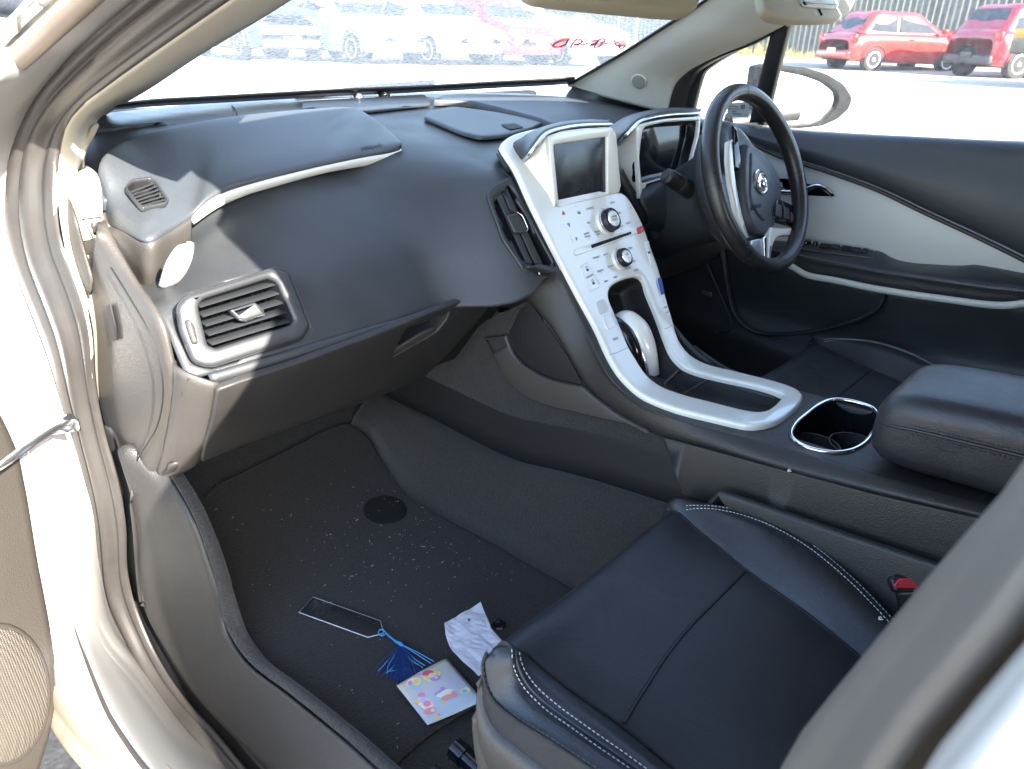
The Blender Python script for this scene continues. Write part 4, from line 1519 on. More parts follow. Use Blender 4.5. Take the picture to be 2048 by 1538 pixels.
# top of the console behind the white frame, with the cup holder opening
cup = rnd([(1582, 875, .4), (1588, 856, .3), (1640, 812, .35), (1662, 804, .3), (1690, 804, .3), (1738, 816, .3), (1757, 832, .4), (1755, 850, .3), (1722, 897, .35), (1692, 908, .4), (1650, 907, .3), (1608, 897, .3)], .3, 5)
cup = cr2([q for q in ((1582, 874), (1590, 852), (1614, 830), (1640, 811), (1664, 803), (1692, 804), (1722, 811), (1748, 822), (1758, 838), (1748, 864), (1728, 890), (1706, 903), (1676, 909), (1642, 906), (1612, 898), (1592, 887))], 72)
cq = [SS.px(*q) for q in cup]
vT = SS.px(1395, 760)[1]
vE = SS.l[-1]
ct = rnd([(-.098, vT), (.104, vT), (.110, vE), (-.110, vE)], .08, 3)
drape("console_top", ct, SS, M['console'], cons, .004, .003, holes=[cq, ], res=.02, h0=-.004, pxs=False) if False else None
# (the white frame's own opening continues through it)
trayq = [SS.px(*q) for q in rnd([(1330, 690), (1352, 728), (1400, 752), (1470, 770), (1568, 799), (1536, 838), (1490, 838), (1400, 818), (1330, 795), (1280, 760)], .2, 2)]
drape("console_top", [(-.112, vE), (-.112, SS.px(1300, 800)[1] + .02), (.106, SS.px(1300, 800)[1] + .02), (.112, vE)], SS, M['console'], cons, .005, .004, holes=[cq, [q for q in [SS.px(*p) for p in rnd([(1360, 742), (1440, 764), (1566, 800), (1530, 836), (1490, 836), (1400, 814), (1352, 800), (1330, 770)], .1, 2)]]], res=.02, h0=-.003, pxs=False)
wc = well("cup_holder", cq, SS, .085, M['piano'], cons, inset_d=.006, pxs=False)
tube("cup_rim", [SS.at(*q, .003) for q in cq], .0034, M['chrome'], wc, 8, closed=True, raw=True)
cen = SS.px(1668, 856)
for du, dv in ((-.035, -.02), (.03, .025)):
    o = SS.at(cen[0] + du * .6, cen[1] + dv * 1.0, -.055)
    lathe("cup_ring", [(.034, -.03), (.034, .0), (.037, .03), (.0355, .03), (.0325, .0), (.0325, -.028)], Matrix.Translation(o), M['console'], wc, 30)
grid("console_right_side", [[SS.at(.112, v, .0) for v in np.linspace(SS.px(1400, 740)[1] - .05, vE, 12)], [SS.at(.125, v, -.02) for v in np.linspace(SS.px(1400, 740)[1] - .05, vE, 12)],
                            [SS.at(.13, v, -.30) for v in np.linspace(SS.px(1400, 740)[1] - .05, vE, 12)]], 24, 10, M['console'], cons, .005, away=(3, -.5, .8))

# side panels seen from the passenger's side
px1 = Plane((-.124, 0, .5), (-1, 0, 0), (0, -1, 0))
drape("side_panel", rnd([(1326, 872, .1), (1420, 898, .05), (1540, 931, .05), (1760, 989, .05), (2000, 1044, .05), (2120, 1072, .05), (2150, 1300, .05), (1600, 1150, .1), (1378, 1016, .1)], .1, 2), px1, M['console'], cons, .004, .0015, res=.03)
px2 = Plane((-.128, 0, .5), (-1, 0, 0), (0, -1, 0))
drape("side_panel", rnd([(850, 742, .1), (940, 668, .1), (975, 640, .1), (1060, 600, .1), (1190, 790, .1), (1322, 872, .05), (1373, 1018, .05), (1150, 975, .1), (1020, 940, .1), (900, 860, .1)], .1, 2), Plane((-.120, 0, .5), (-1, 0, 0), (0, -1, 0)), M['carpet'], cons, .004, .0015, res=.03)
drape("grey_band", rnd([(972, 674, .05), (1016, 669, .05), (1026, 700, .3), (1044, 724, .4), (1080, 748, .4), (1120, 762, .3), (1168, 771, .1), (1195, 795, .2), (1240, 828, .2), (1305, 862, .1), (1250, 846, .2), (1165, 826, .2), (1113, 814, .2), (1078, 804, .3), (1052, 792, .4), (1028, 772, .4), (1010, 748, .3)], .2, 3), px2, M['hard'], cons, .007, .004, res=.03)
drape("shelf_shade", rnd([(1020, 664, .1), (1040, 620, .2), (1062, 606, .2), (1090, 645, .1), (1135, 710, .1), (1166, 768, .1), (1120, 758, .2), (1080, 744, .3), (1046, 720, .3), (1030, 698, .2)], .2, 3), Plane((-.1275, 0, .5), (-1, 0, 0), (0, -1, 0)), M['slot'], cons, .002, .0005, res=.03)  # flat black plate stands in for the shade inside the shelf
# ledge low on the side, nearer to the seat
px3 = Plane((-.150, 0, .5), (-1, 0, .10), (0, -1, 0))
drape("side_ledge", rnd([(1440, 978, .1), (1480, 990, .1), (1700, 1066, .05), (1945, 1146, .05), (2100, 1196, .05), (2140, 1420, .05), (1800, 1330, .1), (1600, 1120, .1), (1480, 1040, .1), (1405, 1018, .1)], .15, 3), px3, M['console'], cons, .010, .006, res=.03)
ap = cr(P([(1392, 925), (1440, 938), (1480, 952)], ('x', -.131)), 12)
# armrest
arm = []
ax0, ax1 = -.088, .090
def arow(y, z0, z1, k=0.0, w=1.0):
    c = (ax0 + ax1) / 2
    hw = (ax1 - ax0) / 2 * w
    hz, mz = (z1 - z0) / 2, (z0 + z1) / 2
    out = []
    for i in range(40):
        a = 2 * math.pi * i / 40
        ca, sa = math.cos(a), math.sin(a)
        e = .32
        out.append(Vector((c + hw * math.copysign(abs(ca) ** e, ca), y, mz + hz * math.copysign(abs(sa) ** e, sa))))
    return out


ar = [arow(-.418, .655, .675, w=.35), arow(-.420, .640, .700, w=.80), arow(-.432, .628, .716, w=.94), arow(-.455, .622, .725), arow(-.55, .628, .738), arow(-.70, .638, .744), arow(-.88, .65, .75), arow(-.89, .66, .74, w=.9)]
armo = grid("armrest", ar, 40, 50, M['leather'], cons, 0, closed=True)
seam = [Vector((ax0 - .001, y, .684 + .10 * (-y - .44))) for y in (-.47, -.6, -.75, -.88)]
seam0 = [Vector((ax0 + .02, -.4235, .678)), Vector((ax0 + .004, -.436, .680))]
tube("armrest_seam", [Vector((ax1 - .03, -.4195, .676)), Vector((0, -.4185, .676))] + seam0 + seam, .0022, M['leather'], armo, 8)


def stitches(name, pts, parent, ln=.0036, gap=.0016, r=.00048, m=None, lift=.0006, nrm=None):
    """a row of short thread stitches along a 3D line, one mesh"""
    L = sum((b - a).length for a, b in zip(pts, pts[1:]))
    n = max(2, int(L / (ln + gap)))
    C = cr(pts, n * 3 + 1)
    V, F = [], []
    for i in range(n):
        a, b = C[i * 3], C[i * 3 + 2]
        T = (b - a).normalized()
        u = Vector((0, 0, 1)) if abs(T.z) < .9 else Vector((1, 0, 0))
        N = (u - T * u.dot(T)).normalized()
        B_ = T.cross(N)
        s = len(V)
        for q, rr in ((a, .3), (a.lerp(b, .2), 1), (a.lerp(b, .8), 1), (b, .3)):
            for k in range(5):
                th = 2 * math.pi * k / 5
                V.append(q + (N * math.cos(th) + B_ * math.sin(th)) * r * rr + N * lift)
        for j in range(3):
            for k in range(5):
                l = (k + 1) % 5
                F.append((s + j * 5 + k, s + j * 5 + l, s + (j + 1) * 5 + l, s + (j + 1) * 5 + k))
    return link(name, mesh(name, V, F), m or M['thread'], parent)


for dz in (-.006, .006):
    stitches("armrest_stitching", [p + Vector((-.0008, 0, dz)) for p in seam], armo, m=M['wheel'], lift=0)

# ================================================================== floor, mat ledge, tunnel
FS = Prof([(-1.2, .225), (.30, .225), (.45, .235), (.58, .28), (.70, .37), (.82, .52), (.90, .66)])
if FS._n(.5)[1] < 0:
    FS.side = -FS.side
flr = part("floor_carpet", "black carpet of the footwells and tunnel")
rows = []
for v in np.linspace(0, FS.l[-1], 30):
    rows.append([FS.at(x, v, -.012) for x in np.linspace(-.665, .70, 20)])
grid("footwell_carpet", rows, 40, 60, M['carpet'], flr, .004)
tb = [(700, 850), (735, 868), (770, 930), (815, 992), (880, 1032), (990, 1092), (1095, 1152), (1250, 1230), (1500, 1330)]
tt = [(752, 786), (800, 812), (860, 842), (940, 884), (1020, 922), (1150, 955), (1330, 1012), (1480, 1060), (1700, 1160)]
q1 = cr([FS.at(*FS.px(*q), -.004) for q in tb], 50)
q2 = cr(P(tt, ('x', -.142)), 50)
grid("tunnel_carpet", [[p + Vector((-.02, 0, -.012)) for p in q1], q1, [a.lerp(b, .3) + Vector((-.012, -.010, .014)) for a, b in zip(q1, q2)],
                       [a.lerp(b, .7) + Vector((-.014, -.012, .016)) for a, b in zip(q1, q2)], q2, [p + Vector((.02, 0, -.004)) for p in q2]], 70, 24, M['carpet'], flr, .006)
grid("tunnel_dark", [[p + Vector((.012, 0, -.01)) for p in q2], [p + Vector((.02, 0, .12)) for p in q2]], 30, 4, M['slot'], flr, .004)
# carpet lip beside the sill trim
t1c = [p + Vector((.004, 0, -.004)) for p in t1]
fl_ = [Vector((p.x + .018, p.y - .004, max(.215, min(p.z - .06, FS.at(0, np.interp(p.y, FS.p[:, 0], FS.l)).z)))) for p in t1]
grid("carpet_lip", [t1c, [p + Vector((.012, -.002, .004)) for p in t1c], [a.lerp(b, .6) + Vector((.010, 0, 0)) for a, b in zip(t1c, fl_)], fl_], 60, 12, M['carpet'], flr, .004)
# the floor mat lies loose in the footwell
mo = rnd([(402, 1010, .2), (425, 975, .3), (590, 892, .1), (668, 852, .1), (697, 846, .3), (735, 872, .3), (775, 940, .2), (812, 990, .3), (885, 1036, .2), (990, 1092, .1), (1095, 1152, .1), (1200, 1210, .1), (1120, 1330, .1), (960, 1400, .1), (862, 1462, .2), (822, 1494, .3), (795, 1520, .3), (770, 1536, .3), (742, 1530, .3), (690, 1488, .2), (580, 1398, .2), (486, 1318, .3), (462, 1280, .3), (446, 1210, .2), (425, 1120, .2), (396, 1030, .2)], .2, 3)
matd = drape("floor_mat", mo, FS, M['matt'], None, .008, .004, res=.03, h0=-.006)
tag(matd, "black carpet floor mat lying in the passenger footwell", "floor mat")
hp = FS.at(*FS.px(770, 1020), .004)
heel = drape("heel_patch", [FS.px(770 + 44 * math.cos(a), 1022 + 29 * math.sin(a)) for a in np.linspace(0, 2 * math.pi, 40)[:-1]], FS, M['slotmat'], matd, .0012, .0006, h0=.002, pxs=False)
for x, y in ((998, 1254),):
    o = FS.at(*FS.px(x, y), .003)
    lathe("mat_eyelet", [(.011, 0), (.012, .002), (.008, .003), (.007, .001)], Matrix.Translation(o), M['piano'], matd, 20)

# ================================================================== seats
seat = part("passenger_seat", "black leather passenger seat with white double stitching")


def ln(pts, back=True, zb_=None):
    p = [atX(*q) for q in pts]
    a = p[0]
    p = [a + Vector((0, -.015, -.16)), a + Vector((0, .004, -.085)), a + Vector((0, .006, -.025))] + p
    if back:
        q = p[-1]
        for y in (-.62, -.72, -.80):
            if y < q.y - .03:
                p.append(Vector((q.x, y, q.z - .02 * (q.y - y))))
    return p


inL = [(990, 1297, -.598), (1010, 1291, -.595), (1035, 1299, -.588), (1080, 1330, -.575), (1150, 1385, -.565), (1240, 1448, -.555), (1340, 1530, -.55), (1450, 1620, -.55)]
inR = [(1345, 1022, -.195), (1400, 1066, -.207), (1490, 1140, -.235), (1560, 1189, -.245), (1620, 1232, -.25), (1750, 1340, -.255), (1850, 1430, -.255)]
stR = [(1334, 1018, -.178), (1380, 1010, -.152), (1440, 1013, -.142), (1530, 1036, -.142), (1620, 1085, -.150), (1700, 1150, -.165), (1760, 1210, -.175), (1820, 1278, -.19), (1900, 1370, -.195)]
stL = [(1010, 1292, -.608), (1024, 1305, -.615), (1028, 1331, -.617), (1049, 1375, -.615), (1091, 1420, -.612), (1139, 1454, -.61), (1190, 1491, -.608), (1262, 1540, -.605), (1360, 1610, -.60)]
sdL = [(975, 1305, -.628), (967, 1330, -.634), (970, 1358, -.638), (985, 1396, -.640), (1030, 1437, -.640), (1105, 1485, -.638), (1156, 1519, -.636), (1240, 1575, -.634), (1330, 1640, -.63)]
loL = [(975, 1330, -.622), (966, 1372, -.630), (968, 1408, -.638), (984, 1450, -.640), (1030, 1492, -.640), (1095, 1540, -.640), (1160, 1585, -.638), (1300, 1680, -.634)]
NS = 60
Li, Ri, Sr, Sl, Sd, Lo = (cr(ln(q), NS) for q in (inL, inR, stR, stL, sdL, loL))


def between(a, b, f, lift=0.0, fwd=0.0):
    out = []
    for i, (p, q) in enumerate(zip(a, b)):
        k = i / (NS - 1)
        out.append(p.lerp(q, f) + Vector((0, fwd * max(0, 1 - k * 4), lift * min(1, k * 5))))
    return out


cush = grid("seat_cushion", [Li, between(Li, Ri, .12, .000, .010), between(Li, Ri, .35, -.004, .016), between(Li, Ri, .65, -.004, .016), between(Li, Ri, .88, .000, .010), Ri],
            90, 50, M['insert'], seat, 0)
bolL = grid("side_bolster", [between(Li, Sl, .0, -.004), between(Li, Sl, .2, .004), between(Li, Sl, .6, .008), Sl, between(Sl, Sd, .4, .006), between(Sl, Sd, .8, .001), Sd], 90, 36, M['leather'], seat, 0)
Sdr = [p + Vector((.018, 0, -.03)) for p in Sr]
Sdr2 = [p + Vector((.012, 0, -.12)) for p in Sr]
bolR = grid("side_bolster", [between(Ri, Sr, .0, -.004), between(Ri, Sr, .15, .006), between(Ri, Sr, .5, .020), between(Ri, Sr, .85, .010), Sr, [p + Vector((.010, 0, -.006)) for p in Sr], Sdr, Sdr2], 90, 40, M['leather'], seat, 0)
grid("seat_skirt", [Sd, between(Sd, Lo, .3, 0), Lo], 70, 14, M['leather'], seat, 0)
Lo2 = [p + Vector((-.006, .0, -.002)) for p in Lo]
Lo3 = [p + Vector((-.004, -.004, -.07)) for p in Lo]
Lo4 = [Vector((p.x + .02, p.y - .02, max(.26, p.z - .17))) for p in Lo]
grid("seat_shell", [[p + Vector((.012, 0, .001)) for p in Lo], Lo2, [p + Vector((-.010, 0, -.014)) for p in Lo], Lo3, Lo4], 70, 24, M['hard'], seat, .005)
trC, trL, trR = bvh(cush), bvh(bolL), bvh(bolR)
for name, pts, tr in (("seat_seam", [(1246, 1446), (1268, 1408), (1290, 1374), (1330, 1312), (1380, 1250), (1420, 1210), (1465, 1165), (1487, 1143)], trC),):
    tube(name, [on(tr, *q, -.0006) for q in pts], .0022, M['slot'], seat, 6, rb=.0015)
    tube("seam_fold", [on(tr, q[0] + 2.5, q[1] + 1, .0000) for q in pts], .0026, M['insert'], seat, 8, rb=.002)
tube("seat_seam", [p + Vector((0, 0, .0000)) for p in Li[8:]], .0018, M['slot'], seat, 6)
tube("seat_seam", [p + Vector((0, 0, .0000)) for p in Ri[8:]], .0018, M['slot'], seat, 6)
stitches("seat_stitching", [on(trL, *q, .0004) for q in ((1023, 1299), (1024, 1312), (1027, 1335), (1047, 1375), (1091, 1420), (1139, 1454), (1190, 1491), (1262, 1540))], seat)
stitches("seat_stitching", [on(trL, *q, .0004) for q in ((1038, 1305), (1040, 1318), (1047, 1338), (1071, 1372), (1112, 1409), (1173, 1454), (1242, 1502), (1296, 1541))], seat)
tube("seat_piping", [on(trL, *q, .0006) for q in ((1031, 1302), (1032, 1318), (1038, 1338), (1060, 1376), (1102, 1415), (1157, 1455), (1217, 1497), (1280, 1541))], .0022, M['leather'], seat, 8)
stitches("seat_stitching", [on(trR, *q, .0006) for q in ((1336, 1019), (1380, 1012), (1440, 1015), (1530, 1039), (1620, 1088), (1700, 1153), (1760, 1213), (1822, 1281))], seat)
stitches("seat_stitching", [on(trR, *q, .0006) for q in ((1352, 1024), (1395, 1018), (1440, 1021), (1522, 1044), (1608, 1090), (1690, 1156), (1750, 1216), (1812, 1284))], seat)
tube("seat_seam", [p + Vector((-.001, 0, .001)) for p in Sd[12:]], .002, M['slot'], seat, 6)
stitches("seat_stitching", [p + Vector((-.0015, -.001, .007)) for p in Sd[13:]], seat, m=M['wheel'], ln=.003, gap=.003)
# backrest and headrest behind the frame edge
bk_ = []
for z, y, w in ((.46, -.70, .40), (.55, -.74, .50), (.75, -.80, .53), (.95, -.86, .53), (1.08, -.89, .50), (1.13, -.905, .36)):
    ring = []
    for i in range(24):
        a = 2 * math.pi * i / 24
        ring.append(Vector((-.39 + w / 2 * math.copysign(abs(math.cos(a)) ** .5, math.cos(a)), y - .05 + .065 * math.copysign(abs(math.sin(a)) ** .6, math.sin(a)), z)))
    bk_.append(ring)
bkr = grid("backrest", bk_, 30, 24, M['leather'], seat, 0, closed=True)
hr = grid("headrest", [[Vector((-.39 + w / 2 * math.copysign(abs(math.cos(a)) ** .5, math.cos(a)), -.95 + d * math.sin(a), z)) for a in np.linspace(0, 2 * math.pi, 25)[:-1]]
                       for z, w, d in ((1.15, .16, .03), (1.16, .24, .05), (1.18, .26, .055), (1.23, .22, .04), (1.24, .1, .02))], 28, 16, M['leather'], seat, 0, closed=True)
for s in (-.05, .05):
    tube("headrest_post", [(-.39 + s, -.935, 1.03), (-.39 + s, -.94, 1.12)], .006, M['chrome'], seat, 8)
# seat slide hardware on the floor
h1, h2 = atZ(914, 1500, .275), atZ(1010, 1590, .275)
adj = tube("slide_bar", [h1, h2], .0115, M['piano'], seat, 16)
T = (h2 - h1).normalized()
tube("bar_cap", [h1 - T * .004, h1 + T * .016], .0145, M['piano'], adj, 8)
tube("slide_bracket", [atZ(897, 1512, .262), atZ(925, 1520, .262), atZ(960, 1545, .262)], .006, M['satin'], adj, 8, rb=.003)
tube("slide_bar", [atZ(866, 1540, .25), atZ(950, 1610, .25)], .008, M['black'], seat, 10)
tube("slide_bracket", [atZ(966, 1534, .28), atZ(985, 1542, .28)], .007, M['satin'], adj, 8)

# belt buckle between seat and console
bu = part("belt_buckle", "black seat belt buckle with red release button")
bp_ = Plane(atX(1823, 1170, -.158), (-.55, -.45, .70))
box_q = rnd([(1780, 1158, .3), (1788, 1150, .3), (1868, 1152, .3), (1872, 1162, .3), (1860, 1186, .3), (1790, 1184, .3)], .3, 4)
drape("buckle_head", box_q, bp_, M['black'], bu, .012, .004, h0=-.010)
drape("release_button", rnd([(1786, 1172, .25), (1797, 1156, .25), (1862, 1157, .25), (1857, 1178, .25), (1790, 1176, .2)], .25, 4), Plane(bp_.o + bp_.n * .001, bp_.n), M['red'], bu, .0035, .0015)
grid("buckle_stalk", [[atX(*q) for q in ((1790, 1182, -.165), (1796, 1215, -.165), (1806, 1260, -.165))], [atX(*q) for q in ((1868, 1176, -.158), (1868, 1215, -.158), (1862, 1270, -.158))]], 8, 6, M['black'], bu, .02)

# driver's seat: a second seat of the same make on the other side
dseat = part("driver_seat", "black leather driver seat half hidden behind the console")
off = Vector((.765, .105, .022))
for o in list(seat.children):
    if o.name.startswith(("slide_", "bar_")):
        continue
    c = o.copy()
    COL.objects.link(c)
    c.parent = dseat
    c.location = o.location + off

# ================================================================== steering wheel
whl = part("steering_wheel", "black leather steering wheel with silver and white spokes")
HUB = Vector((.373, 0, .8797))
ct_ = math.radians(24.5)
WU, WN = Vector((0, math.sin(ct_), math.cos(ct_))), Vector((0, -math.cos(ct_), math.sin(ct_)))
WX = Vector((1, 0, 0))


def wpt(a, r, h=0.0):
    return HUB + WX * (r * math.cos(a)) + WU * (r * math.sin(a)) + WN * h


RIM = .171
rimo = tube("rim", [wpt(a, RIM) for a in np.linspace(0, 2 * math.pi, 97)[:-1]], .0172, M['wheel'], whl, 22, closed=True, raw=True, rb=.0155, up=WN)


def wang(px, py):
    p = Plane(HUB, WN).px(px, py)
    q = Plane(HUB, WN).at(*p) - HUB
    return math.atan2(q.dot(WU), q.dot(WX))


for px, py in ((1478, 170), (1430, 372), (1598, 346), (1560, 545)):
    a = wang(px, py)
    tube("rim_joint", [wpt(a - .004, RIM), wpt(a + .004, RIM)], .0176, M['slot'], rimo, 22, rb=.0159, up=WN, caps=False)
W2 = Plane(HUB - WN * .018, WN)
W3 = Plane(HUB - WN * .034, WN)
pad_ = rnd([(1474, 291, .3), (1492, 297, .3), (1514, 313, .3), (1537, 347, .3), (1547, 380, .4), (1545, 412, .4), (1538, 442, .4), (1527, 465, .4), (1512, 476, .5), (1494, 472, .5), (1482, 450, .3), (1474, 420, .3), (1469, 380, .3), (1469, 330, .3)], .3, 4)
hubp = drape("hub_pad", pad_, W3, M['dash_soft'], whl, .022, .010, seg=4)
pad2_ = rnd([(1494, 304, .3), (1515, 325, .3), (1535, 352, .3), (1544, 377, .4), (1541, 405, .4), (1530, 435, .4), (1521, 446, .4), (1508, 432, .3), (1496, 412, .3), (1492, 392, .3), (1493, 345, .3)], .3, 4)
drape("airbag_pad", pad2_, W2, M['dash_soft'], whl, .010, .005, seg=4, h0=.0)
W4 = Plane(HUB - WN * .0075, WN)
ec = W4.px(1520, 364)
eo = W4.at(*ec)
Mx = Matrix(((WX.x, WU.x, WN.x, eo.x), (WX.y, WU.y, WN.y, eo.y), (WX.z, WU.z, WN.z, eo.z), (0, 0, 0, 1)))
em = lathe("emblem", [(.0245, -.002), (.0245, .003), (.0225, .0042), (.0205, .003), (.020, .0015)], Mx, M['chrome'], whl, 40)
lathe("emblem_field", [(.0205, 0), (.0205, .0016)], Mx, M['emblemred'], em, 36)
E4 = Plane(eo, WN)
lion = [(-.015, -.002), (-.012, .006), (-.008, .010), (-.003, .011), (.000, .015), (.004, .016), (.006, .012), (.004, .008), (.009, .006), (.013, .001), (.012, -.003), (.008, -.001), (.006, .002), (.002, .001), (.004, -.005), (.009, -.009), (.006, -.012), (.000, -.008), (-.004, -.003), (-.007, -.008), (-.004, -.013), (-.010, -.011), (-.012, -.006), (-.009, .001)]
drape("emblem_lion", lion, Plane(eo, WN, WX), M['chrome'], em, .0022, .0008, h0=.0012, pxs=False)
lathe("emblem_stone", [(.0045, .0012), (.0042, .003), (.002, .0038)], Mx @ Matrix.Translation((.009, -.0065, 0)), M['chrome'], em, 16)
text("airbag_lettering", "AIRBAG", W4, W4.px(1514, 413), .0095, M['slot'], whl, rot=0, h=.0002, bold=.0004)
drape("spoke_switches", rnd([(1545, 398, .2), (1583, 414, .3), (1594, 452, .3), (1586, 456, .3), (1538, 442, .2)], .25, 4), W2, M['piano'], whl, .010, .004)
sp_ = Plane(HUB - WN * .0075, WN)
for q in ([(1551, 407), (1562, 412), (1562, 437), (1550, 432)], [(1566, 413), (1576, 418), (1579, 441), (1567, 437)], [(1580, 424), (1586, 430), (1589, 447), (1582, 444)]):
    drape("wheel_switch", rnd(q, .2, 3), sp_, M['dash'], whl, .0025, .001)
drape("white_spoke", rnd([(1533, 456, .2), (1560, 458, .2), (1592, 455, .3), (1597, 463, .3), (1590, 473, .3), (1562, 473, .2), (1547, 476, .4), (1538, 490, .3), (1532, 527, .2), (1526, 527, .2), (1528, 490, .2), (1529, 468, .3)], .25, 4), W2, M['white'], whl, .010, .004)
drape("chrome_spoke", rnd([(1518, 477, .2), (1526, 472, .2), (1526, 527, .2), (1520, 521, .2)], .2, 3), W2, M['chrome'], whl, .009, .003)
drape("satin_spoke", rnd([(1497, 482, .2), (1518, 477, .2), (1520, 520, .2), (1507, 506, .2), (1496, 492, .2)], .2, 3), W2, M['satin'], whl, .006, .003)
drape("white_spoke", rnd([(1449, 286, .3), (1457, 280, .3), (1459, 330, .2), (1466, 385, .2), (1478, 440, .2), (1490, 478, .2), (1483, 480, .3), (1464, 425, .2), (1453, 370, .2), (1448, 325, .2)], .25, 3), W2, M['white'], whl, .010, .004)
drape("spoke_switches", rnd([(1457, 252, .2), (1466, 262, .2), (1475, 332, .3), (1470, 344, .3), (1460, 338, .2), (1458, 300, .2)], .25, 3), W2, M['piano'], whl, .010, .004)
# back of the wheel and column
axd = -WN


def ring(h, rx, ry, dz=0.0, n=28):
    c = HUB + axd * h + Vector((0, 0, dz))
    return [c + WX * (rx * math.cos(a)) + WU * (ry * math.sin(a)) for a in np.linspace(0, 2 * math.pi, n + 1)[:-1]]


colm = part("steering_column", "dark steering column with stalks behind the wheel")
grid("column_shroud", [ring(.028, .06, .07), ring(.032, .095, .115), ring(.045, .110, .132), ring(.075, .105, .125), ring(.09, .085, .10, -.004), ring(.15, .085, .085, -.01), ring(.24, .09, .085, -.02), ring(.32, .09, .085, -.02)], 40, 40, M['dash'], colm, 0, closed=True)
sA, sB = Vector((.335, .095, .835)), atX(1334, 352, .235)
tube("indicator_stalk", [sA, sA.lerp(sB, .5), sB], [.020, .017, .0155], M['black'], colm, 20)
T = (sB - sA).normalized()
tube("stalk_ring", [sA.lerp(sB, .62), sA.lerp(sB, .68)], .0172, M['dash'], colm, 20)
tube("stalk_end", [sB, sB + T * .004], [.0150, .012], M['dash'], colm, 20)
tube("stalk_button", [sB + T * .003, sB + T * .006], .0085, M['hard'], colm, 18)
k0 = Plane(HUB - WN * .05, WN)
kq = k0.at(*k0.px(1494, 300))
tube("wiper_stalk", [Vector((.42, .06, .90)), kq, kq + (kq - Vector((.42, .06, .90))).normalized() * .012], [.010, .012, .0135], M['black'], colm, 16)

# pedals deep in the driver's footwell
ped = part("pedals", "dark foot pedals in the driver footwell")
for x, w in ((.30, .05), (.42, .06)):
    box("pedal_pad", (x, .46, .42), (w, .02, .08), M['black'], ped, .006, Euler((math.radians(-35), 0, 0)).to_matrix())
    tube("pedal_arm", [(x, .46, .44), (x, .52, .56), (x, .50, .70)], .009, M['black'], ped, 8)

# ================================================================== driver's door
dd = part("driver_door", "far door in black and pale grey with armrest and window switches")


def dx(v):
    return lambda p: p.x - v


belt = [(1380, 234), (1440, 243), (1500, 249), (1560, 254), (1650, 263), (1750, 269), (1850, 274), (1950, 279), (2048, 283), (2200, 290), (2500, 300)]
b2 = [(1380, 238), (1440, 247), (1500, 254), (1560, 260), (1650, 270), (1750, 277), (1850, 282), (1950, 288), (2048, 294), (2200, 304), (2500, 322)]
gold = [(1370, 258), (1420, 262), (1480, 271), (1560, 306), (1650, 335), (1760, 375), (1850, 418), (1950, 464), (2048, 512), (2200, 590), (2500, 760)]
c1_, c2_, c3_ = cr(P(belt, ('x', .745)), 50), cr(P(b2, ('x', .722)), 50), cr(P(gold, ('x', .705)), 50)
grid("door_top_pad", [[p + Vector((.05, 0, -.004)) for p in c1_], c1_, [p + Vector((-.006, 0, .003)) for p in c2_], [a.lerp(b, .25) + Vector((-.020, 0, .004)) for a, b in zip(c2_, c3_)],
                      [a.lerp(b, .6) + Vector((-.026, 0, .004)) for a, b in zip(c2_, c3_)], [a.lerp(b, .93) + Vector((-.012, 0, 0)) for a, b in zip(c2_, c3_)], c3_, [p + Vector((.02, 0, .004)) for p in c3_]], 70, 40, M['dash_soft'], dd, .005)
tube("pad_piping", [p + Vector((-.006, 0, -.006)) for p in c3_], .0045, M['seal'], dd, 10)
wp_ = Plane((.712, 0, .8), (-1, 0, 0), (0, 1, 0))
hcut = rnd([(1544, 366, .4), (1549, 358, .4), (1570, 357, .2), (1610, 366, .2), (1640, 374, .3), (1660, 382, .4), (1670, 391, .5), (1664, 393, .3), (1600, 390, .2), (1556, 389, .3), (1548, 382, .3)], .3, 4)
drape("door_trim_panel", [(1365, 255), (1420, 257), (1480, 266), (1560, 300), (1650, 329), (1760, 369), (1850, 412), (1950, 458), (2048, 506), (2200, 585), (2500, 750), (2500, 800), (2200, 590), (2048, 556), (1900, 545), (1757, 520), (1600, 500), (1560, 498), (1480, 480), (1400, 440), (1365, 350)],
      wp_, M['doorwhite'], dd, .008, .002, holes=[hcut], res=.04, h0=-.006)
hw = well("handle_recess", hcut, Plane(wp_.o + wp_.n * .002, wp_.n, (0, 1, 0)), .03, M['piano'], dd, inset_d=.004)
tube("door_handle", P([(1556, 383), (1575, 384), (1600, 383), (1618, 376), (1634, 371), (1650, 377), (1663, 388)], ('x', .700)), .0045, M['chrome'], dd, 10, rb=.0025)
grid("handle_blade", [P([(1606, 384), (1620, 378), (1636, 374), (1652, 381), (1661, 390)], ('x', .702)), P([(1606, 390), (1625, 390), (1640, 391), (1655, 392), (1662, 392)], ('x', .716))], 16, 6, M['piano'], dd, .003)
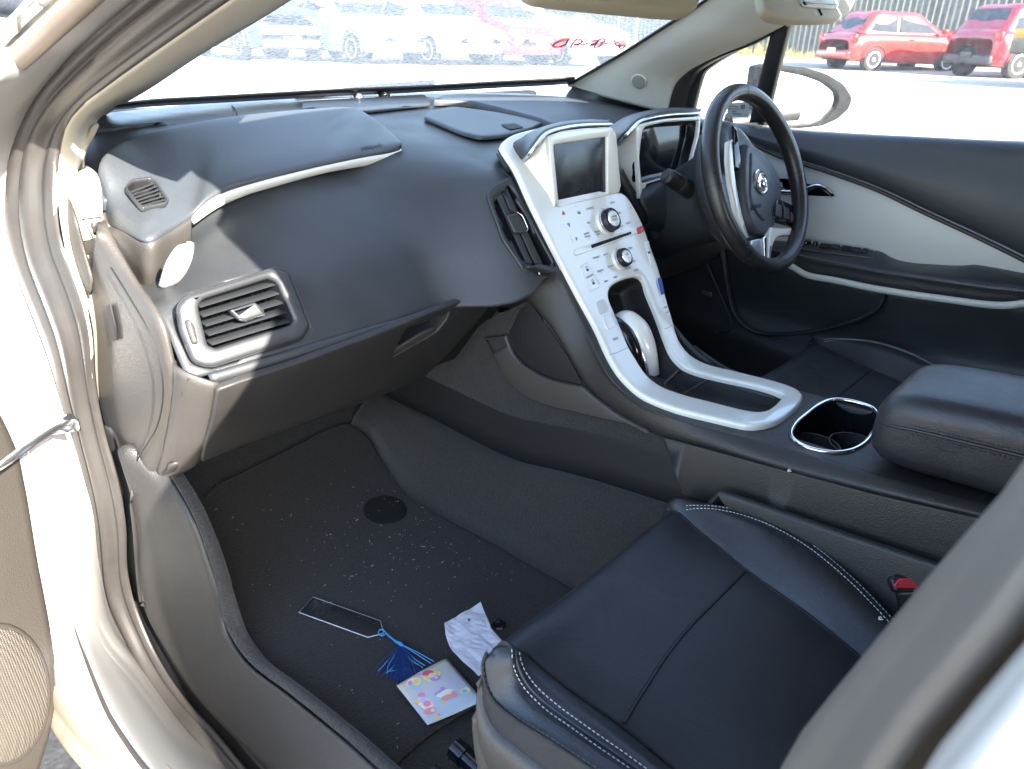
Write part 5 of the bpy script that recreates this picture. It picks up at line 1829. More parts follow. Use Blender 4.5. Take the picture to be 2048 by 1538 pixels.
# armrest, switches, trim strip
ti = [(1540, 482), (1602, 487), (1680, 496), (1746, 504), (1757, 502), (1768, 510), (1785, 519), (1820, 527), (1854, 530), (1924, 533), (1943, 531), (2048, 549), (2200, 580), (2400, 622)]
te = [(1540, 500), (1594, 511), (1680, 527), (1757, 541), (1830, 551), (1896, 561), (1970, 572), (2048, 581), (2200, 604), (2400, 640)]
tl_ = [(1540, 512), (1584, 528), (1613, 545), (1674, 557), (1740, 571), (1813, 583), (1900, 595), (1979, 605), (2020, 606), (2060, 602), (2200, 618), (2400, 650)]
A1, A2, A3 = cr(P(ti, ('x', .700)), 50), cr(P(te, ('x', .635)), 50), cr(P(tl_, ('x', .640)), 50)
arm_ = grid("door_armrest", [[p + Vector((.02, 0, 0)) for p in A1], A1, [a.lerp(b, .5) + Vector((0, 0, .004)) for a, b in zip(A1, A2)], [a.lerp(b, .93) + Vector((0, 0, .003)) for a, b in zip(A1, A2)], A2,
                     [a.lerp(b, .3) for a, b in zip(A2, A3)], A3, [p + Vector((.03, 0, -.004)) for p in A3]], 70, 30, M['leather'], dd, .005)
stitches("armrest_stitching", [p + Vector((-.001, 0, .001)) for p in A2[4:]], arm_, m=mat("grey_thread", (.22, .20, .17), .7), ln=.004, gap=.002)
tube("trim_strip", [p + Vector((-.003, 0, -.004)) for p in A3[2:]], .0075, M['whitestrip'], dd, 10, rb=.005)
sw = Plane(atX(1670, 506, .672), (-.35, 0, .94), (0, 1, 0))
drape("switch_panel", rnd([(1597, 488, .2), (1680, 497, .1), (1746, 505, .1), (1746, 521, .2), (1680, 513, .1), (1600, 503, .2)], .15, 3), sw, M['satindark'], dd, .006, .002, h0=.001)
for q in ([(1641, 493), (1664, 496), (1660, 504), (1637, 501)], [(1684, 498), (1706, 501), (1702, 509), (1680, 506)]):
    drape("window_switch", rnd(q, .2, 3), sw, M['slot'], dd, .008, .002, h0=.003)
for q in ([(1664, 496), (1680, 498), (1677, 506), (1660, 503)], [(1706, 502), (1722, 504), (1719, 512), (1702, 509)], [(1726, 504), (1737, 506), (1732, 514), (1720, 512)]):
    drape("window_switch", rnd(q, .2, 3), sw, M['black'], dd, .009, .002, h0=.003)
for q, r in (((1612, 491), .011), ((1630, 495), .006)):
    o = sw.at(*sw.px(*q), .006)
    lathe("mirror_knob", [(r, 0), (r, .006), (r * .8, .009)], Matrix.Translation(o), M['piano'], dd, 20)
# dark lower door with map pocket
low_ = [(1300, 440), (1400, 480), (1480, 510), (1560, 535), (1650, 560), (1800, 590), (2000, 612), (2200, 640), (2500, 680)]
d1 = cr(P(low_, ('x', .672)), 40)
rows = [[p + Vector((.01, 0, .02)) for p in d1], d1]
for dz, ddx in ((.05, .012), (.10, .022), (.14, .020), (.17, -.004), (.20, -.02), (.26, -.012), (.34, .0), (.45, .02)):
    rows.append([p + Vector((ddx, 0, -dz)) for p in d1])
grid("lower_door", rows, 60, 60, M['dash'], dd, .006)
rimp = P([(1440, 470), (1452, 540), (1462, 600), (1480, 640), (1510, 662), (1570, 668), (1660, 655), (1730, 632), (1760, 610), (1766, 590)], ('x', .655))
tube("pocket_rim", rimp, .010, M['dash'], dd, 10, rb=.005, up=(1, 0, 0))
tube("speaker_surround", P([(1358, 520), (1385, 512), (1408, 520), (1428, 560), (1445, 600), (1462, 640), (1460, 660), (1430, 665)], ('x', .650)), .0025, M['dash'], dd, 8)
drape("speaker_badge", [(1405, 581), (1424, 585), (1423, 593), (1404, 588)], Plane((.655, 0, .6), (-1, 0, 0), (0, 1, 0)), M['satin'], dd, .003, .0008)
# window glass, frame post, small front window
gw = []
for z in (.93, 1.05, 1.17, 1.30):
    gw.append([Vector((xs(z) + .02, y, z + .02)) for y in (.50 - .9 * max(0, z - .95), .2, -.2, -.5, -.62)])
grid("window_glass", gw, 20, 12, M['window'], dd, 0)
post = [P([(1549, 40), (1530, 110), (1512, 180), (1498, 245)], right(.0)), P([(1580, 40), (1562, 110), (1545, 180), (1529, 245)], right(.0))]
grid("window_post", [[p + Vector((.02, .0, 0)) for p in post[0]], post[0], [a.lerp(b, .5) + Vector((-.006, 0, 0)) for a, b in zip(*post)], post[1], [p + Vector((.02, 0, 0)) for p in post[1]]], 20, 12, M['black'], dd, .004)
fo = [(1572, 48), (1545, 62), (1510, 82), (1450, 106), (1404, 127), (1372, 146), (1352, 166), (1341, 190), (1334, 225), (1334, 250)]
fi = [(1556, 58), (1534, 67), (1500, 86), (1463, 106), (1424, 130), (1405, 146), (1398, 165), (1391, 191), (1385, 219), (1378, 250)]
g1, g2 = cr(P(fo, right(-.012)), 30), cr(P(fi, right(.012)), 30)
grid("window_surround", [[p + Vector((.012, 0, 0)) for p in g1], g1, [a.lerp(b, .4) + Vector((-.006, -.004, 0)) for a, b in zip(g1, g2)], [a.lerp(b, .8) + Vector((.008, 0, 0)) for a, b in zip(g1, g2)], g2, [p + Vector((.02, 0, 0)) for p in g2]], 50, 20, M['seal_dark'], dd, .004)
tube("window_run", [(.62, -.10, 1.318), (.615, -.3, 1.325), (.615, -.62, 1.31)], .016, M['black'], dd, 10)
# sticker on the small window
stk = Plane(P([(1480, 218)], right(.016))[0], (-1, .25, .25), (0, -1, 0))
drape("window_sticker", [(1455, 207), (1500, 203), (1497, 236), (1455, 232)], stk, M['stickergrey'], dd, .0006, .0002)
ud = stk.px(1486, 213)
drape("sticker_mark", [(1482, 210), (1491, 209), (1490, 219), (1481, 219)], stk, M['darkink'], dd, .0004, .0001, h0=.0008)
for i, y in enumerate((213, 218, 223, 228)):
    text("sticker_lettering", ("ALARM SYSTEM", "FITTED TO THIS", "VEHICLE", "ENGINE LOCK")[i], stk, stk.px(1468 if i < 3 else 1474, y), .0042, M['darkink'], dd, h=.0009, flip=True)

# right front pillar trim with its speaker
rp = part("far_pillar_trim", "beige far pillar trim with a round speaker")
WRx = P([(1138, 174), (1150, 167), (1180, 150), (1215, 129), (1250, 108), (1320, 64), (1390, 20), (1420, -2), (1500, -56)], ws)
RE = P([(1334, 226), (1338, 205), (1350, 168), (1371, 146), (1404, 126), (1450, 105), (1512, 80), (1570, 48), (1660, -10)], right(-.016))
wr_, re_ = cr(WRx, 40), cr(RE, 40)
mids = lambda f, d: [a.lerp(b, f) + Vector((-d, -d * .6, 0)) for a, b in zip(wr_, re_)]
ptr = grid("pillar_cover", [[p + Vector((0, .012, 0)) for p in wr_], wr_, mids(.15, .010), mids(.45, .020), mids(.8, .014), mids(.95, .004), re_, [p + Vector((.012, 0, 0)) for p in re_]], 60, 40, M['beige2'], rp, .004)
trp = bvh(ptr)
tc_ = on(trp, 1278, 162, .001)
tpl = fitplane(ptr, (1264, 155), (1292, 158), (1278, 178), .0015, (0, 0, 1))
tpl.o = tc_ + tpl.n * .0015
tw = drape("tweeter", [(.0205 * math.cos(a), .0205 * math.sin(a)) for a in np.linspace(0, 2 * math.pi, 41)[:-1]], tpl, M['beige2'], rp, .006, .003, h0=-.005, pxs=False)
drape("tweeter_grille", [(.0175 * math.cos(a), .0175 * math.sin(a)) for a in np.linspace(0, 2 * math.pi, 41)[:-1]], tpl, M['lgrille'], rp, .0012, .0005, h0=.0008, pxs=False)

# sun visors
for nm, q, lab_ in (("sun_visor", [(1026, -40, .2), (1040, 2, .4), (1062, 13, .3), (1110, 20, .2), (1300, 38, .2), (1354, 41, .3), (1378, 32, .4), (1388, 8, .3), (1392, -60, .2)], None),
                    ("sun_visor", [(1505, -60, .2), (1508, 2, .3), (1514, 30, .4), (1530, 46, .4), (1565, 51, .3), (1640, 50, .3), (1672, 46, .4), (1690, 30, .4), (1702, 0, .3), (1716, -60, .2)], None)):
    vp_ = Plane((0, -.005, 1.152), (0, -.72, -.69) if False else (0, -.80, .60))
    vo_ = drape(nm, rnd(q, .3, 4), vp_, M['visor'], CAR, .018, .008, seg=4)
    if q[0][0] > 1400:
        drape("vanity_frame", rnd([(1572, -40, .1), (1580, 22, .3), (1586, 28, .3), (1648, 32, .3), (1656, 28, .3), (1678, -40, .1)], .2, 3), vp_, M['visorhard'], vo_, .004, .002, h0=.018)
        drape("vanity_mirror", [(1600, -40), (1604, 6), (1650, 10), (1655, -40)], vp_, M['mirror'], vo_, .002, .0006, h0=.0215)
        tube("vanity_lip", [vp_.at(*vp_.px(*z_), .0235) for z_ in ((1586, 20), (1610, 22), (1650, 24))], .0016, M['visorhard'], vo_, 8)
    else:
        drape("vanity_frame", rnd([(1180, -60), (1196, -6), (1322, 0), (1336, -60)], .2, 3), vp_, M['visorhard'], vo_, .004, .002, h0=.018)

# outside mirror on the far side
mr_ = part("wing_mirror", "black wing mirror seen through the far window")
mp = Plane((1.0, .15, 1.0), (-.42, -.90, -.02))
mo_ = rnd([(1537, 136, .3), (1560, 131, .3), (1610, 135, .3), (1650, 147, .3), (1685, 168, .3), (1702, 196, .4), (1694, 218, .3), (1672, 238, .3), (1640, 252, .3), (1520, 262, .3), (1528, 200, .3)], .3, 4)
mi_ = rnd([(1546, 150, .3), (1560, 142, .3), (1605, 150, .3), (1645, 164, .3), (1668, 182, .3), (1674, 198, .4), (1668, 216, .3), (1645, 240, .3), (1620, 250, .3), (1530, 256, .3), (1538, 200, .3)], .3, 4)
drape("mirror_housing", mo_, mp, M['mirrorblack'], mr_, .07, .03, h0=-.075)
drape("mirror_rim", mo_, mp, M['mirrorblack'], mr_, .014, .005, holes=[mi_], h0=-.006)
drape("mirror_glass", mi_, mp, M['mirror'], mr_, .002, .0005, h0=-.003)
tube("mirror_arm", [(.80, .30, .93), (.88, .24, .95), (.95, .20, .96)], .03, M['black'], mr_, 10)

# words daubed on the outside of the windscreen, seen from behind
wr1 = part("windscreen_writing", "red handwriting on the windscreen seen in reverse")


def pen(name, pts, r=.0016):
    return tube(name, [p + Vector((0, .004, .002)) for p in P(pts, ws)], r, M['winemark'], wr1, 6)


pen("pen_stroke", [(1140, 80), (1122, 84), (1108, 93), (1116, 96), (1130, 93), (1138, 83), (1141, 79)], .0022)
pen("pen_stroke", [(1144, 97), (1150, 86), (1158, 80), (1166, 84), (1160, 91), (1150, 92), (1164, 88), (1172, 80), (1180, 84), (1172, 91), (1164, 91)], .0014)
pen("pen_stroke", [(1176, 92), (1186, 84), (1196, 82), (1192, 90), (1182, 92), (1194, 88), (1200, 82)], .0014)
pen("pen_stroke", [(1190, 97), (1196, 88), (1204, 80), (1212, 80), (1210, 86), (1202, 88)], .0013)
pen("pen_stroke", [(1190, 97), (1200, 96), (1206, 90), (1216, 90)], .0015)
pen("pen_stroke", [(1232, 88), (1240, 87), (1242, 92), (1236, 93), (1232, 89)], .0012)
pen("pen_stroke", [(1240, 98), (1248, 92), (1252, 95), (1246, 99), (1240, 96), (1246, 92)], .0014)
pen("pen_stroke", [(1231, 84), (1233, 85)], .0014)

# the opened near door at the left edge of the picture
nd = part("near_door", "opened near door with a speaker grille in its inner panel")
npn = Plane((-.955, .42, .5), (.30, -.95, .05), (-.95, -.30, 0))
drape("door_card", rnd([(-420, 640, .1), (-60, 760, .1), (-14, 850, .2), (8, 900, .2), (26, 990, .2), (46, 1110, .2), (70, 1230, .2), (84, 1330, .3), (84, 1390, .3), (72, 1445, .3), (46, 1530, .2), (10, 1610, .2), (-60, 1700, .2), (-420, 1760, .1)], .2, 4), npn, M['cardplastic'], nd, .045, .016, seg=4)
spk = [(-40 + 103 * math.cos(a), 1368 + 142 * math.sin(a)) for a in np.linspace(0, 2 * math.pi, 61)[:-1]]
drape("speaker_ring", spk, npn, M['cardplastic'], nd, .006, .005, h0=.043)
drape("speaker_grille", [(-40 + 94 * math.cos(a), 1368 + 132 * math.sin(a)) for a in np.linspace(0, 2 * math.pi, 61)[:-1]], npn, M['grille'], nd, .004, .002, h0=.046, crown=.006, res=.02)
drape("door_skin", rnd([(-420, 560, .1), (-80, 700, .1), (0, 815, .2), (22, 900, .2), (44, 1010, .2), (64, 1120, .2), (78, 1230, .3), (70, 1330, .3), (50, 1450, .2), (10, 1600, .2), (-60, 1720, .2), (-420, 1800, .1)], .2, 3), Plane(npn.o - npn.n * .055, npn.n, npn.u), M['paint'], nd, .05, .01)
cs = [atX(136, 846, -.80), atX(100, 862, -.84), atX(60, 888, -.87), atX(14, 922, -.90), atX(-60, 965, -.95)]
chk = tube("check_strap", cs, .004, M['satin'], nd, 8, rb=.007)
o_ = atX(138, 846, -.797)
bm_ = Matrix.Translation(o_) @ Euler((0, math.radians(-90), math.radians(-60))).to_matrix().to_4x4()
lathe("strap_bolt", [(.013, 0), (.013, .006), (.009, .010), (.004, .011)], bm_, M['satin'], nd, 16)
grid("strap_bracket", [P([(92, 852), (112, 846), (150, 838)], ('x', -.798)), P([(96, 872), (118, 868), (156, 862)], ('x', -.800))], 8, 4, M['satin'], nd, .004)

mpn = Plane((-.98, .62, 1.1), (.2, -.97, .1))
drape("door_mirror", rnd([(-300, -160, .1), (120, -60, .2), (98, -14, .2), (76, 22, .2), (60, 29, .3), (-10, 24, .2), (-300, 10, .1)], .2, 3), mpn, mat("dusty_black_plastic", (.03, .035, .045), .6, vary=.3, vscale=30, bump=('noise', 300, .5)), nd, .06, .02, h0=-.06)

l1 = [on(trp, *q, -.002) for q in ((1146, 171), (1180, 182), (1225, 193), (1270, 206), (1305, 216), (1333, 223))]
l2 = [top.at(*top.px(*q), .002) for q in ((1128, 200), (1170, 212), (1220, 220), (1270, 228), (1310, 236), (1345, 244))]
grid("dash_corner", [[p + Vector((.01, .02, .004)) for p in l1], l1, [a.lerp(b, .5) + Vector((0, 0, .004)) for a, b in zip(cr(l1, 20), cr(l2, 20))], l2, [p + Vector((-.01, -.02, -.006)) for p in l2]], 40, 14, M['dash'], dash, .004)

# ================================================================== outside: ground, fence, other cars
def gz(x, y):
    d = math.hypot(x - CAMP[0], y - CAMP[1])
    t = min(1, max(0, (d - 3) / 11))
    return .46 * t * t * (3 - 2 * t) + .03 * max(0, d - 24) * (1 if d < 60 else 60 / d)


def gpt(px, py=None, d=None):
    """ground point along a pixel column, at the pixel itself or at a distance"""
    r = ray(px, py or 120)
    r = r / np.hypot(r[0], r[1])
    if d is None:
        d = 5
        while d < 60 and CAMP[2] + r[2] * d > gz(CAMP[0] + r[0] * d, CAMP[1] + r[1] * d):
            d += .1
    x, y = CAMP[0] + r[0] * d, CAMP[1] + r[1] * d
    return Vector((x, y, gz(x, y)))


V, F = [], []
radii = [0.0, 1, 2, 3, 4, 5, 6, 7, 8, 9, 10, 11, 12, 13, 14, 16, 18, 21, 24, 30, 40, 60, 120, 300]
NA_ = 72
for r in radii:
    for k in range(NA_):
        a = 2 * math.pi * k / NA_
        x, y = CAMP[0] + r * math.cos(a), CAMP[1] + r * math.sin(a)
        V.append((x, y, gz(x, y) if r < 100 else gz(CAMP[0] + 60, CAMP[1])))
for i in range(len(radii) - 1):
    for k in range(NA_):
        l = (k + 1) % NA_
        F.append((i * NA_ + k, i * NA_ + l, (i + 1) * NA_ + l, (i + 1) * NA_ + k))
gm = mat("pale_gravel_ground", (.42, .385, .33), .9, bump=('noise', 40, .6), vary=.25, vscale=3)
gr = link("ground", mesh("ground", V, F), gm)
gr["kind"] = "structure"
# dark asphalt strip right beside the car
am = mat("dark_asphalt", (.035, .035, .038), .85, bump=('voronoi', 90, 1.0), vary=.5, vscale=80)
ap_ = [(-1.35, -.9), (-.80, -.9), (-.80, 1.3), (-1.35, 1.3)]
asp = link("asphalt_pavement", mesh("asphalt_pavement", [(x, y, .006) for x, y in ap_], [(0, 1, 2, 3)]), am)
asp["kind"] = "structure"

carmats = {}


def cm(name, col, **k):
    if name not in carmats:
        carmats[name] = mat(name, col, **k)
    return carmats[name]


TYRE = mat("tyre_rubber", (.016, .016, .017), .8)
ALLOY = mat("pale_alloy", (.62, .62, .62), .35, metal=.5)
DGLASS = mat("dark_car_glass", (.020, .024, .026), .08)
LGLASS = mat("lamp_glass", (.7, .72, .72), .15, coat=.5)
RLAMP = mat("red_lamp", (.45, .015, .02), .2)
OLAMP = mat("orange_lamp", (.8, .22, .02), .25)
PLATE = mat("number_plate", (.70, .68, .55), .5)
BUMP = mat("grey_bumper", (.045, .045, .048), .6)


def parked(label, paint, loc, rz, L=4.0, Wd=1.72, Ht=1.48, hood=.95, belt=.95, tail=.95, cowl=.95, roof_f=.25, roof_r=-1.25, rear=-1.80, rw=.31, alloy=ALLOY, bumper=None, boxy=0.0, name="parked_car", cat="car", group="parked cars", plate=True, cab=None):
    root = thing(name, label, cat, loc, group, rz)
    xf, xr = L / 2, -L / 2
    w = Wd / 2
    st = [(xr, .42, tail * .80, w * .80), (xr + .06, .32, tail * .93, w * .93), (xr + .25, .26, tail, w * .99), (rear + .35, .24, belt, w), (0, .22, belt, w), (cowl - .15, .22, belt * .995, w), (cowl + .15, .22, hood, w * .99),
          (xf - .55, .23, hood * .93, w * .98), (xf - .22, .25, hood * (.84 + .1 * boxy), w * .93), (xf - .06, .30, hood * (.70 + .2 * boxy), w * .84), (xf, .40, hood * (.60 + .25 * boxy), w * .74)]
    rings = []
    for x, zb_, zt, hw in st:
        zm = zb_ + (zt - zb_) * .55
        half = [(hw * .80, zb_), (hw * .95, zb_ + .04), (hw, zm * .8 + zb_ * .2), (hw * 1.0, zm), (hw * .97, zt - .10), (hw * .90, zt - .025), (hw * .70, zt + .012), (0, zt + .035)]
        rings.append([Vector((x, a, b)) for a, b in half] + [Vector((x, -a, b)) for a, b in half[-2::-1]])
    bd = grid("body", rings, 44, 44, paint, root, 0, away=None)
    bm = bmesh.new()
    bm.from_mesh(bd.data)
    bmesh.ops.recalc_face_normals(bm, faces=bm.faces)
    bm.to_mesh(bd.data)
    bm.free()
    # roof and pillars
    tf, tr_ = roof_f, roof_r
    wb, wt = w * .92, w * .72
    gs = [(rear, belt - .02, wb, belt + .01), (rear * .5 + tr_ * .5, belt - .02, wb * .9 + wt * .1, (belt + Ht) / 2), (tr_, belt - .02, wb, Ht - .02), ((tf + tr_) / 2, belt - .02, wb, Ht), (tf, belt - .02, wb, Ht - .03), ((tf + cowl) / 2, belt - .02, wb, (belt + Ht) / 2 - .02), (cowl, belt - .02, wb, belt + .01)]
    rr = []
    for x, zb_, hw, zt in gs:
        f = (zt - belt) / (Ht - belt)
        t_w = hw + (wt - hw) * max(0, f)
        half = [(hw, zb_), (hw + (t_w - hw) * .5, (zb_ + zt) / 2), (t_w, max(zb_, zt - .07)), (t_w * .90, zt - .012), (0, zt)]
        rr.append([Vector((x, a, b)) for a, b in half] + [Vector((x, -a, b)) for a, b in half[-2::-1]])
    rf_ = grid("roof", rr, 30, 30, paint, root, 0, smooth_rows=True)

    def pane(nm, q, m=DGLASS, t=.02):
        q = [Vector(p) for p in q]
        n_ = (q[1] - q[0]).cross(q[-1] - q[0]).normalized()
        c = sum(q, Vector()) / len(q)
        ref = Vector((c.x * .0, 0, .7))
        if n_.dot(c - ref) < 0:
            n_ = -n_
        q2 = [p + n_ * .022 for p in q]
        k = len(q2)
        F_ = [tuple(range(k))] + [(i, (i + 1) % k, k + (i + 1) % k, k + i) for i in range(k)]
        me = mesh(nm, q2 + [p - n_ * t * 2 for p in q2], F_)
        return link(nm, me, m, root, smooth=False)
    if cab is None:
        def lerp3(a, b, f):
            return tuple(a[i] + (b[i] - a[i]) * f for i in range(3))
        pane("windscreen", [(cowl - .10, wb * .84, belt + .05), (tf + .06, wt * .86, Ht - .09), (tf + .06, -wt * .86, Ht - .09), (cowl - .10, -wb * .84, belt + .05)])
        pane("rear_window", [(rear + .08, wb * .80, belt + .07), (tr_ - .06, wt * .84, Ht - .09), (tr_ - .06, -wt * .84, Ht - .09), (rear + .08, -wb * .80, belt + .07)])
        mx_ = (tf + tr_) / 2
        for s in (1, -1):
            pane("side_window", [(cowl - .42, s * wb * .985, belt + .03), (tf - .02, s * (wt * .97), Ht - .13), (mx_ + .05, s * wt * 1.0, Ht - .11), (mx_ + .02, s * wb, belt + .03)])
            pane("side_window", [(mx_ - .06, s * wb, belt + .03), (mx_ - .03, s * wt * 1.0, Ht - .11), (tr_ + .10, s * wt * .98, Ht - .13), (rear * .55 + tr_ * .45 + .08, s * wb * .985, belt + .05)])
    wb_x = (xf - .80, xr + .72)
    for x in wb_x:
        for s in (1, -1):
            Mw = Matrix.Translation((x, s * (w - .19), rw)) @ Euler((math.radians(-90 * s), 0, 0)).to_matrix().to_4x4()
            wh = lathe("wheel", [(rw * .70, 0), (rw, .02), (rw, .17), (rw * .93, .20), (rw * .70, .205)], Mw, TYRE, root, 28)
            lathe("hub_cap", [(rw * .68, .200), (rw * .60, .212), (rw * .50, .195), (rw * .16, .200), (rw * .12, .21)], Mw, alloy, wh, 28)
            for k in range(5):
                a = 2 * math.pi * k / 5
                q = [Mw @ Vector((rw * r_ * math.cos(a), rw * r_ * math.sin(a), .2135)) for r_ in (.22, .46)]
                tube("hub_gap", [q[0], q[1]], rw * .05, BUMP, wh, 6, rb=.003, up=(0, 1, 0)) if False else None
            tube("wheel_arch", [Vector((x + (rw + .045) * math.cos(a), s * (w * .993), rw + (rw + .045) * math.sin(a))) for a in np.linspace(-.15, math.pi + .15, 15)], .035, BUMP, root, 6, rb=.02, up=(0, 1, 0))
    for s in (1, -1):
        hl = box("headlight", (xf - .20, s * w * .70, hood * (.72 + .12 * boxy)), (.24, .34, .15), LGLASS, root, .05)
        tl = box("tail_light", (xr + .10, s * w * .83, tail * .86), (.16, .22, .24), RLAMP, root, .05)
        mi = box("door_mirror", (cowl - .30, s * (w + .09), belt + .07), (.10, .18, .13), paint, root, .04)
        box("door_handle", (-.15, s * (w + .002), belt - .14), (.16, .03, .03), bumper or paint, root, .01)
    box("front_bumper", (xf - .05, 0, .36), (.16, Wd * .74, .20), bumper or paint, root, .06)
    box("grille", (xf - .03, 0, .56 * hood / .95), (.10, Wd * .46, .13), BUMP, root, .04)
    box("rear_bumper", (xr + .06, 0, .42), (.22, Wd * .86, .22), bumper or paint, root, .07)
    if plate:
        box("number_plate", (xf + .03, 0, .44), (.02, .37, .12), PLATE, root, .004)
        box("number_plate", (xr - .055, 0, .52), (.02, .37, .12), PLATE if bumper is None else BUMP, root, .004)
    box("wiper", (cowl + .02, 0, belt + .03), (.05, Wd * .6, .02), BUMP, root, .006)
    return root


dk = cm("dark_green_car_paint", (.020, .045, .040), rough=.3, coat=.8)
te_ = cm("pale_teal_car_paint", (.30, .40, .38), rough=.3, coat=.8)
wh_ = cm("white_car_paint", (.75, .75, .73), rough=.3, coat=.8)
rd = cm("red_car_paint", (.34, .022, .018), rough=.28, coat=.9)
rd2 = cm("deep_red_car_paint", (.30, .010, .018), rough=.28, coat=.9)
sv = cm("silver_car_paint", (.55, .56, .57), rough=.3, metal=.4, coat=.7)
bk2 = cm("black_ute_paint", (.02, .02, .022), rough=.35, coat=.6)


def front_at(px, d, hd, L):
    p = gpt(px, 120, d)
    h = Vector((math.cos(hd), math.sin(hd), 0))
    c = p - h * (L / 2)
    return Vector((c.x, c.y, gz(p.x, p.y))), hd


H0 = math.radians(-78)
loc, rz = front_at(588, 17.6, math.radians(-100), 4.3)
j = parked("dark green off-road car with a white card in its windscreen", dk, loc, rz, L=4.3, Wd=1.76, Ht=1.80, hood=1.10, belt=1.10, tail=1.10, cowl=.75, roof_f=.40, roof_r=-1.9, rear=-2.1, rw=.36, boxy=.8, bumper=BUMP, group="parked cars facing the windscreen")
box("windscreen_card", (.70, -.05, 1.28), (.02, .9, .22), cm("white_card", (.8, .8, .78), rough=.6), j, .003, Euler((0, math.radians(-35), 0)).to_matrix())
box("bull_bar", (2.16, 0, .62), (.12, 1.3, .16), ALLOY, j, .05)
for (px, d, hd, lab_, pt_, kw) in (
        (815, 17.4, -91, "pale teal sedan with chrome bumper strip, parked between the off-road car and a white hatchback", te_, dict(L=4.6, Wd=1.74, Ht=1.42, hood=.90, belt=.92, rear=-1.75, roof_r=-1.1, tail=.98)),
        (962, 17.6, -93, "white hatchback with round nose parked between the teal sedan and a red car", wh_, dict(L=4.1, Ht=1.46, hood=.92, cowl=1.05)),
        (1082, 18.4, -95, "red rounded car with pale bonnet glare parked third from the off-road car", rd, dict(L=4.0, Ht=1.5, hood=.95, cowl=1.1)),
        (1215, 19.2, -99, "pale silver wagon parked at the far end of the row, nearest the windscreen pillar", sv, dict(L=4.6, Ht=1.52, hood=.98, cowl=.95, rear=-2.1, roof_r=-1.8))):
    loc, rz = front_at(px, d, math.radians(hd), kw['L'])
    parked(lab_, pt_, loc, rz, group="parked cars facing the windscreen", **kw)


def rear_wheel_at(px, py, d, hd, L, Wd):
    p = gpt(px, py, d)
    h = Vector((math.cos(hd), math.sin(hd), 0))
    lft = Vector((-h.y, h.x, 0))
    c = p + h * (L / 2 - .72) + lft * (Wd / 2 - .1)
    return Vector((c.x, c.y, gz(p.x, p.y) - .02)), hd


hd = math.atan2(-.56, .83)
loc, rz = rear_wheel_at(1737, 143, 24.0, hd, 3.9, 1.7)
parked("small red hatchback with white wheels and a sunlit side, parked before the fence", rd, loc, rz, L=3.9, Wd=1.70, Ht=1.50, hood=.95, belt=.97, cowl=1.05, rear=-1.72, roof_r=-1.28, roof_f=.15, alloy=cm("white_hub", (.8, .8, .8), rough=.4), group="parked cars by the fence")
loc, rz = rear_wheel_at(2022, 158, 22.6, hd, 4.2, 1.76)
parked("deep red compact suv with dark rear bumper, parked beside the small red hatchback", rd2, loc, rz, L=4.2, Wd=1.78, Ht=1.62, hood=1.02, belt=1.05, tail=1.08, cowl=1.05, rear=-1.95, roof_r=-1.6, roof_f=.2, rw=.34, bumper=BUMP, boxy=.4, group="parked cars by the fence")
# dark ute cut by the right edge of the view
loc, rz = rear_wheel_at(2225, 166, 17.5, hd, 4.8, 1.8)
ut = thing("parked_ute", "black utility truck with an orange tail lamp beside the deep red suv", "truck", loc, "parked cars by the fence", rz)
grid("cab", [[Vector((x, y, z)) for y, z in ((.85, .5), (.86, 1.0), (.66, zt), (-.66, zt), (-.86, 1.0), (-.85, .5))] for x, zt in ((-.15, 1.66), (.2, 1.74), (.8, 1.72), (1.45, 1.10))], 24, 12, bk2, ut, .03, away=(-3, -3, 3))
box("bonnet", (1.75, 0, .78), (1.3, 1.66, .56), bk2, ut, .10)
box("tray", (-1.3, 0, .90), (2.2, 1.80, .62), bk2, ut, .03)
box("tray_rail", (-.22, 0, 1.40), (.06, 1.70, .50), BUMP, ut, .02)
box("rear_glass", (-.17, 0, 1.42), (.05, 1.2, .32), DGLASS, ut, .01)
for s in (1, -1):
    box("tail_light", (-2.41, s * .72, .95), (.05, .24, .16), OLAMP, ut, .01)
    for x in (-1.55, 1.5):
        Mw = Matrix.Translation((x, s * .68, .36)) @ Euler((math.radians(-90 * s), 0, 0)).to_matrix().to_4x4()
        wl_ = lathe("wheel", [(.24, 0), (.36, .02), (.36, .2), (.33, .22), (.24, .22)], Mw, TYRE, ut, 24)
        lathe("hub_cap", [(.23, .215), (.18, .22), (.1, .20)], Mw, ALLOY, wl_, 20)

# corrugated fence and what stands beside it
fm = mat("grey_steel_sheet", (.075, .085, .085), .45, metal=.2, vary=.12, vscale=1.5)
fx = 27.0
V, F = [], []
n_ = 1500
y0f, y1f = -26.0, 34.0
fence = thing("steel_fence", "tall grey corrugated steel fence behind the red cars", "fence", (fx, 4, gz(fx, 4)))
for i in range(n_ + 1):
    y = y0f + (y1f - y0f) * i / n_
    ph = (y * 5.2) % 1
    dxx = .035 * (1 if ph < .28 else (0 if .40 < ph < .88 else (1 - (ph - .28) / .12 if ph <= .40 else (ph - .88) / .12)))
    z0 = gz(fx, y) - gz(fx, 4)
    V += [(-dxx, y - 4, z0 - .05), (-dxx, y - 4, z0 + 4.2)]
for i in range(n_):
    F.append((2 * i, 2 * i + 1, 2 * i + 3, 2 * i + 2))
fo_ = link("steel_sheet", mesh("steel_sheet", V, F), fm, fence, smooth=False)
fo_.modifiers.new("thickness", 'SOLIDIFY').thickness = .01
for y in range(-24, 34, 3):
    box("fence_post", (.10, y - 4, 2.1 + gz(fx, y) - gz(fx, 4)), (.08, .08, 4.2), BUMP, fence, .01)
wm = mat("dry_grass", (.30, .26, .09), .9, vary=.3, vscale=4)
V, F = [], []
rng = random.Random(3)
